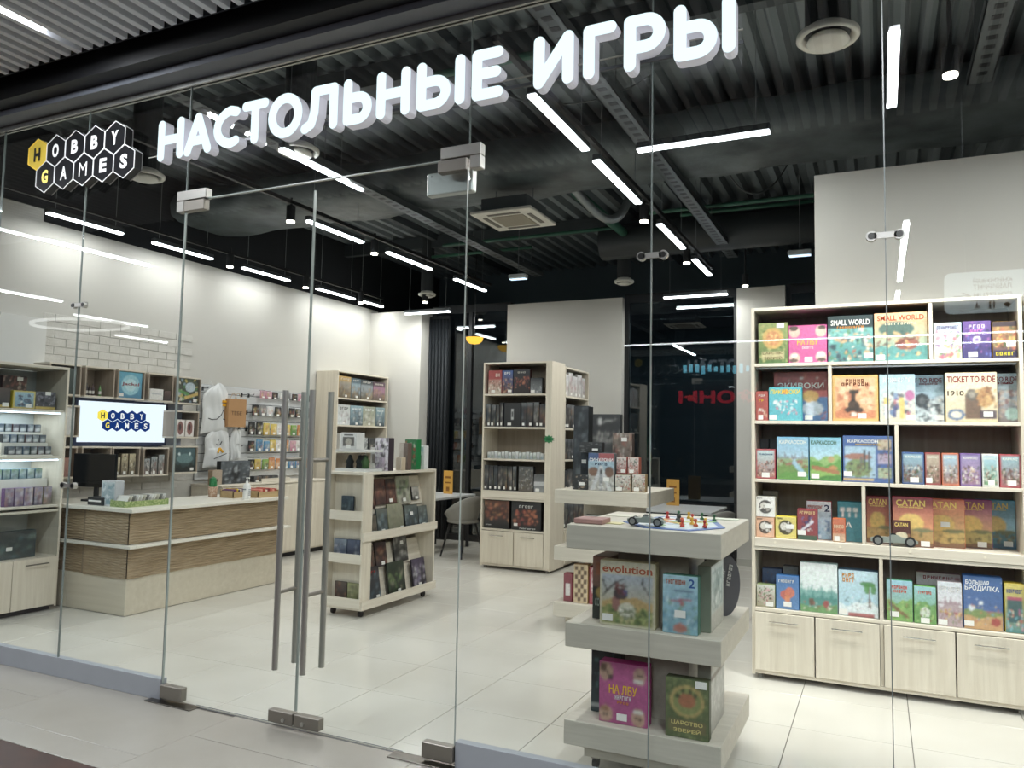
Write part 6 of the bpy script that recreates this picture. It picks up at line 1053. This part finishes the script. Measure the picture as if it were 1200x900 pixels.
for row, (z, x, zz) in enumerate([(1.327, -6.56, 0), (1.327, -6.64, .10), (1.327, -6.72, .19)]):
    tag(MB().bbox(0, .40, 0, .075, 0, .012+zz, .001).build('card_riser', mat('d8d6cc', .5), None, False, (x+.0, 4.04, z), R(90)), f'stepped wooden riser {["front","middle","back"][row]} in the lit compartment', 'riser')
    for i in range(6):
        c = ['1f2a34', '24262a', '3a5a74', '2a3a30', '5a3a3a', '20242a'][(i+row) % 6]
        gbox(f'dark card pack, {["front","middle","back"][row]} riser {WH}, {ORD[i]} from left', 4.05+i*.064, 4.11+i*.064, z+.0135+zz, .07, x-.008, 'x', .05, c, [('g', c, '4a5a6a'), ('s', 8, ['c8d0d4', '6a8a9a', c], 0, 0, 1, 1, .2), ('b', .15, .1, .85, .4, 'dfe4e4')], None, None, 'card packs in the lit showcase', 'card_pack', 'card pack', .02)
for i in range(6):
    gbox(f'blue green card pack, upper step {WH}, {ORD[i]} from left', 4.02+i*.07, 4.085+i*.07, 1.13, .085, -6.68, 'x', .05, '4a6a7a', [('g', '5a7a8a', '6a8a5a'), ('s', 10, ['8fb0c0', '3a5a4a', 'd0d8d8'], 0, 0, 1, 1, .2)], None, None, 'card packs on the lower step', 'card_pack', 'card pack', .02)
tag(MB().box(-6.76, -6.66, 4.0, 4.47, .906, 1.129).build('card_riser', mat('d0cec4', .5)), 'tall wooden riser in the lower lit compartment', 'riser')
for i in range(5):
    c = ['5a3a6a', '6a4a7a', '8a7aa0', '4a3a5a', '7a6a50'][i]
    gbox(f'purple booster pack, lower front row {WH}, {ORD[i]} from left', 4.05+i*.083, 4.128+i*.083, .906, .155, -6.57, 'x', .05, c, [('g', c, 'a89ab8'), ('s', 14, ['c8a05a', '3a2a44', 'e0dce4', 'b05a6a'], 0, 0, 1, 1, .15)], None, None, 'purple packs in the showcase', 'card_pack', 'card pack', .014)
gbox('large dark teal box lying on edge on the bottom shelf '+WH, 3.70, 4.35, .468, .23, -6.58, 'x', side='1f3a40', ops=[('g', '24444c', '1c2c30'), ('s', 30, ['3f7a84', '14201f', '6a8a80', '5a4a3a'], 0, 0, 1, 1, .07)], tagp=(.65, .3), res=.02)

# ------------------------------------------------------------------ play tables and chairs at the back
def table(lab, x0, x1, y0, y1, z=.75):
    t = thing('play_table', lab, 'table', ((x0+x1)/2, (y0+y1)/2, 0)); a, b = (x1-x0)/2, (y1-y0)/2
    MB().bbox(-a, a, -b, b, z-.03, z, .003).build('table_top', mat('c8cacb', .35), t)
    for sx in (-1, 1):
        for sy in (-1, 1): MB().tube((sx*(a-.08), sy*(b-.08), 0), (sx*(a-.08), sy*(b-.08), z-.03), .025, 12).build('leg', BLKM, t)
table('pale play table behind the grey chairs', -6.0, -5.30, 8.85, 10.0); table('pale play table before the dark window on the right', -3.05, -1.75, 9.1, 10.1)
def chair(lab, x, y, rz, g='grey shell chairs'):
    t = thing('shell_chair', lab, 'chair', (x, y, 0), rz, g); N = 14; vs = []
    for i in range(N+1):
        a = R(-118+236*i/N)           # around the back, opening towards +y
        for j, s in enumerate((0, .2, .45, .7, 1)):
            c = math.cos(a); hgt = .34*max(.18, (c*.5+.5)**.8); r_ = .17+.07*s; vs.append((r_*math.sin(a)*1.05, -r_*c, .46+hgt*s))
    q = MB().add(vs, [(i*5+j, (i+1)*5+j, (i+1)*5+j+1, i*5+j+1) for i in range(N) for j in range(4)])
    o = q.build('backrest', mat('85837d', .8), t, True); md = o.modifiers.new('thick', 'SOLIDIFY'); md.thickness = .025; md.offset = 0
    MB().lathe([(0, .44), (.14, .435), (.205, .45), (.21, .475), (.19, .49), (0, .492)], n=20).build('seat', mat('7f7d77', .85), t, True)
    for sx in (-1, 1):
        for sy in (-1, 1): MB().tube((sx*.21, sy*.19, 0), (sx*.12, sy*.11, .445), .011, 8, .016).build('leg', mat('17181a', .5), t)
    return t
chair('grey shell chair left of the middle bookcase, nearest the aisle', -4.98, 9.05, R(75)); chair('second grey shell chair against the left end of the middle bookcase', -4.66, 9.55, R(95)); chair('grey shell chair at the right play table', -1.72, 8.95, R(55))
for i, (x, y, lab) in enumerate([(-5.62, 9.75, 'yellow menu stand on the left play table'), (-2.38, 9.85, 'yellow menu stand on the right play table')]):
    t = thing('menu_stand', lab, 'stand', (x, y, .751), R(-10), 'yellow menu stands'); MB().bbox(-.085, .085, -.006, .006, 0, .33, .002).build('board', mat('d2a04a', .5), t)
    MB().box(-.03, .03, -.008, -.0065, .04, .10).box(-.05, .05, -.008, -.0065, .15, .17).box(-.05, .05, -.008, -.0065, .22, .25).build('print', mat('8a5a20', .5), t)

_fo.hide_render = True; bpy.data.objects.remove(_fo)
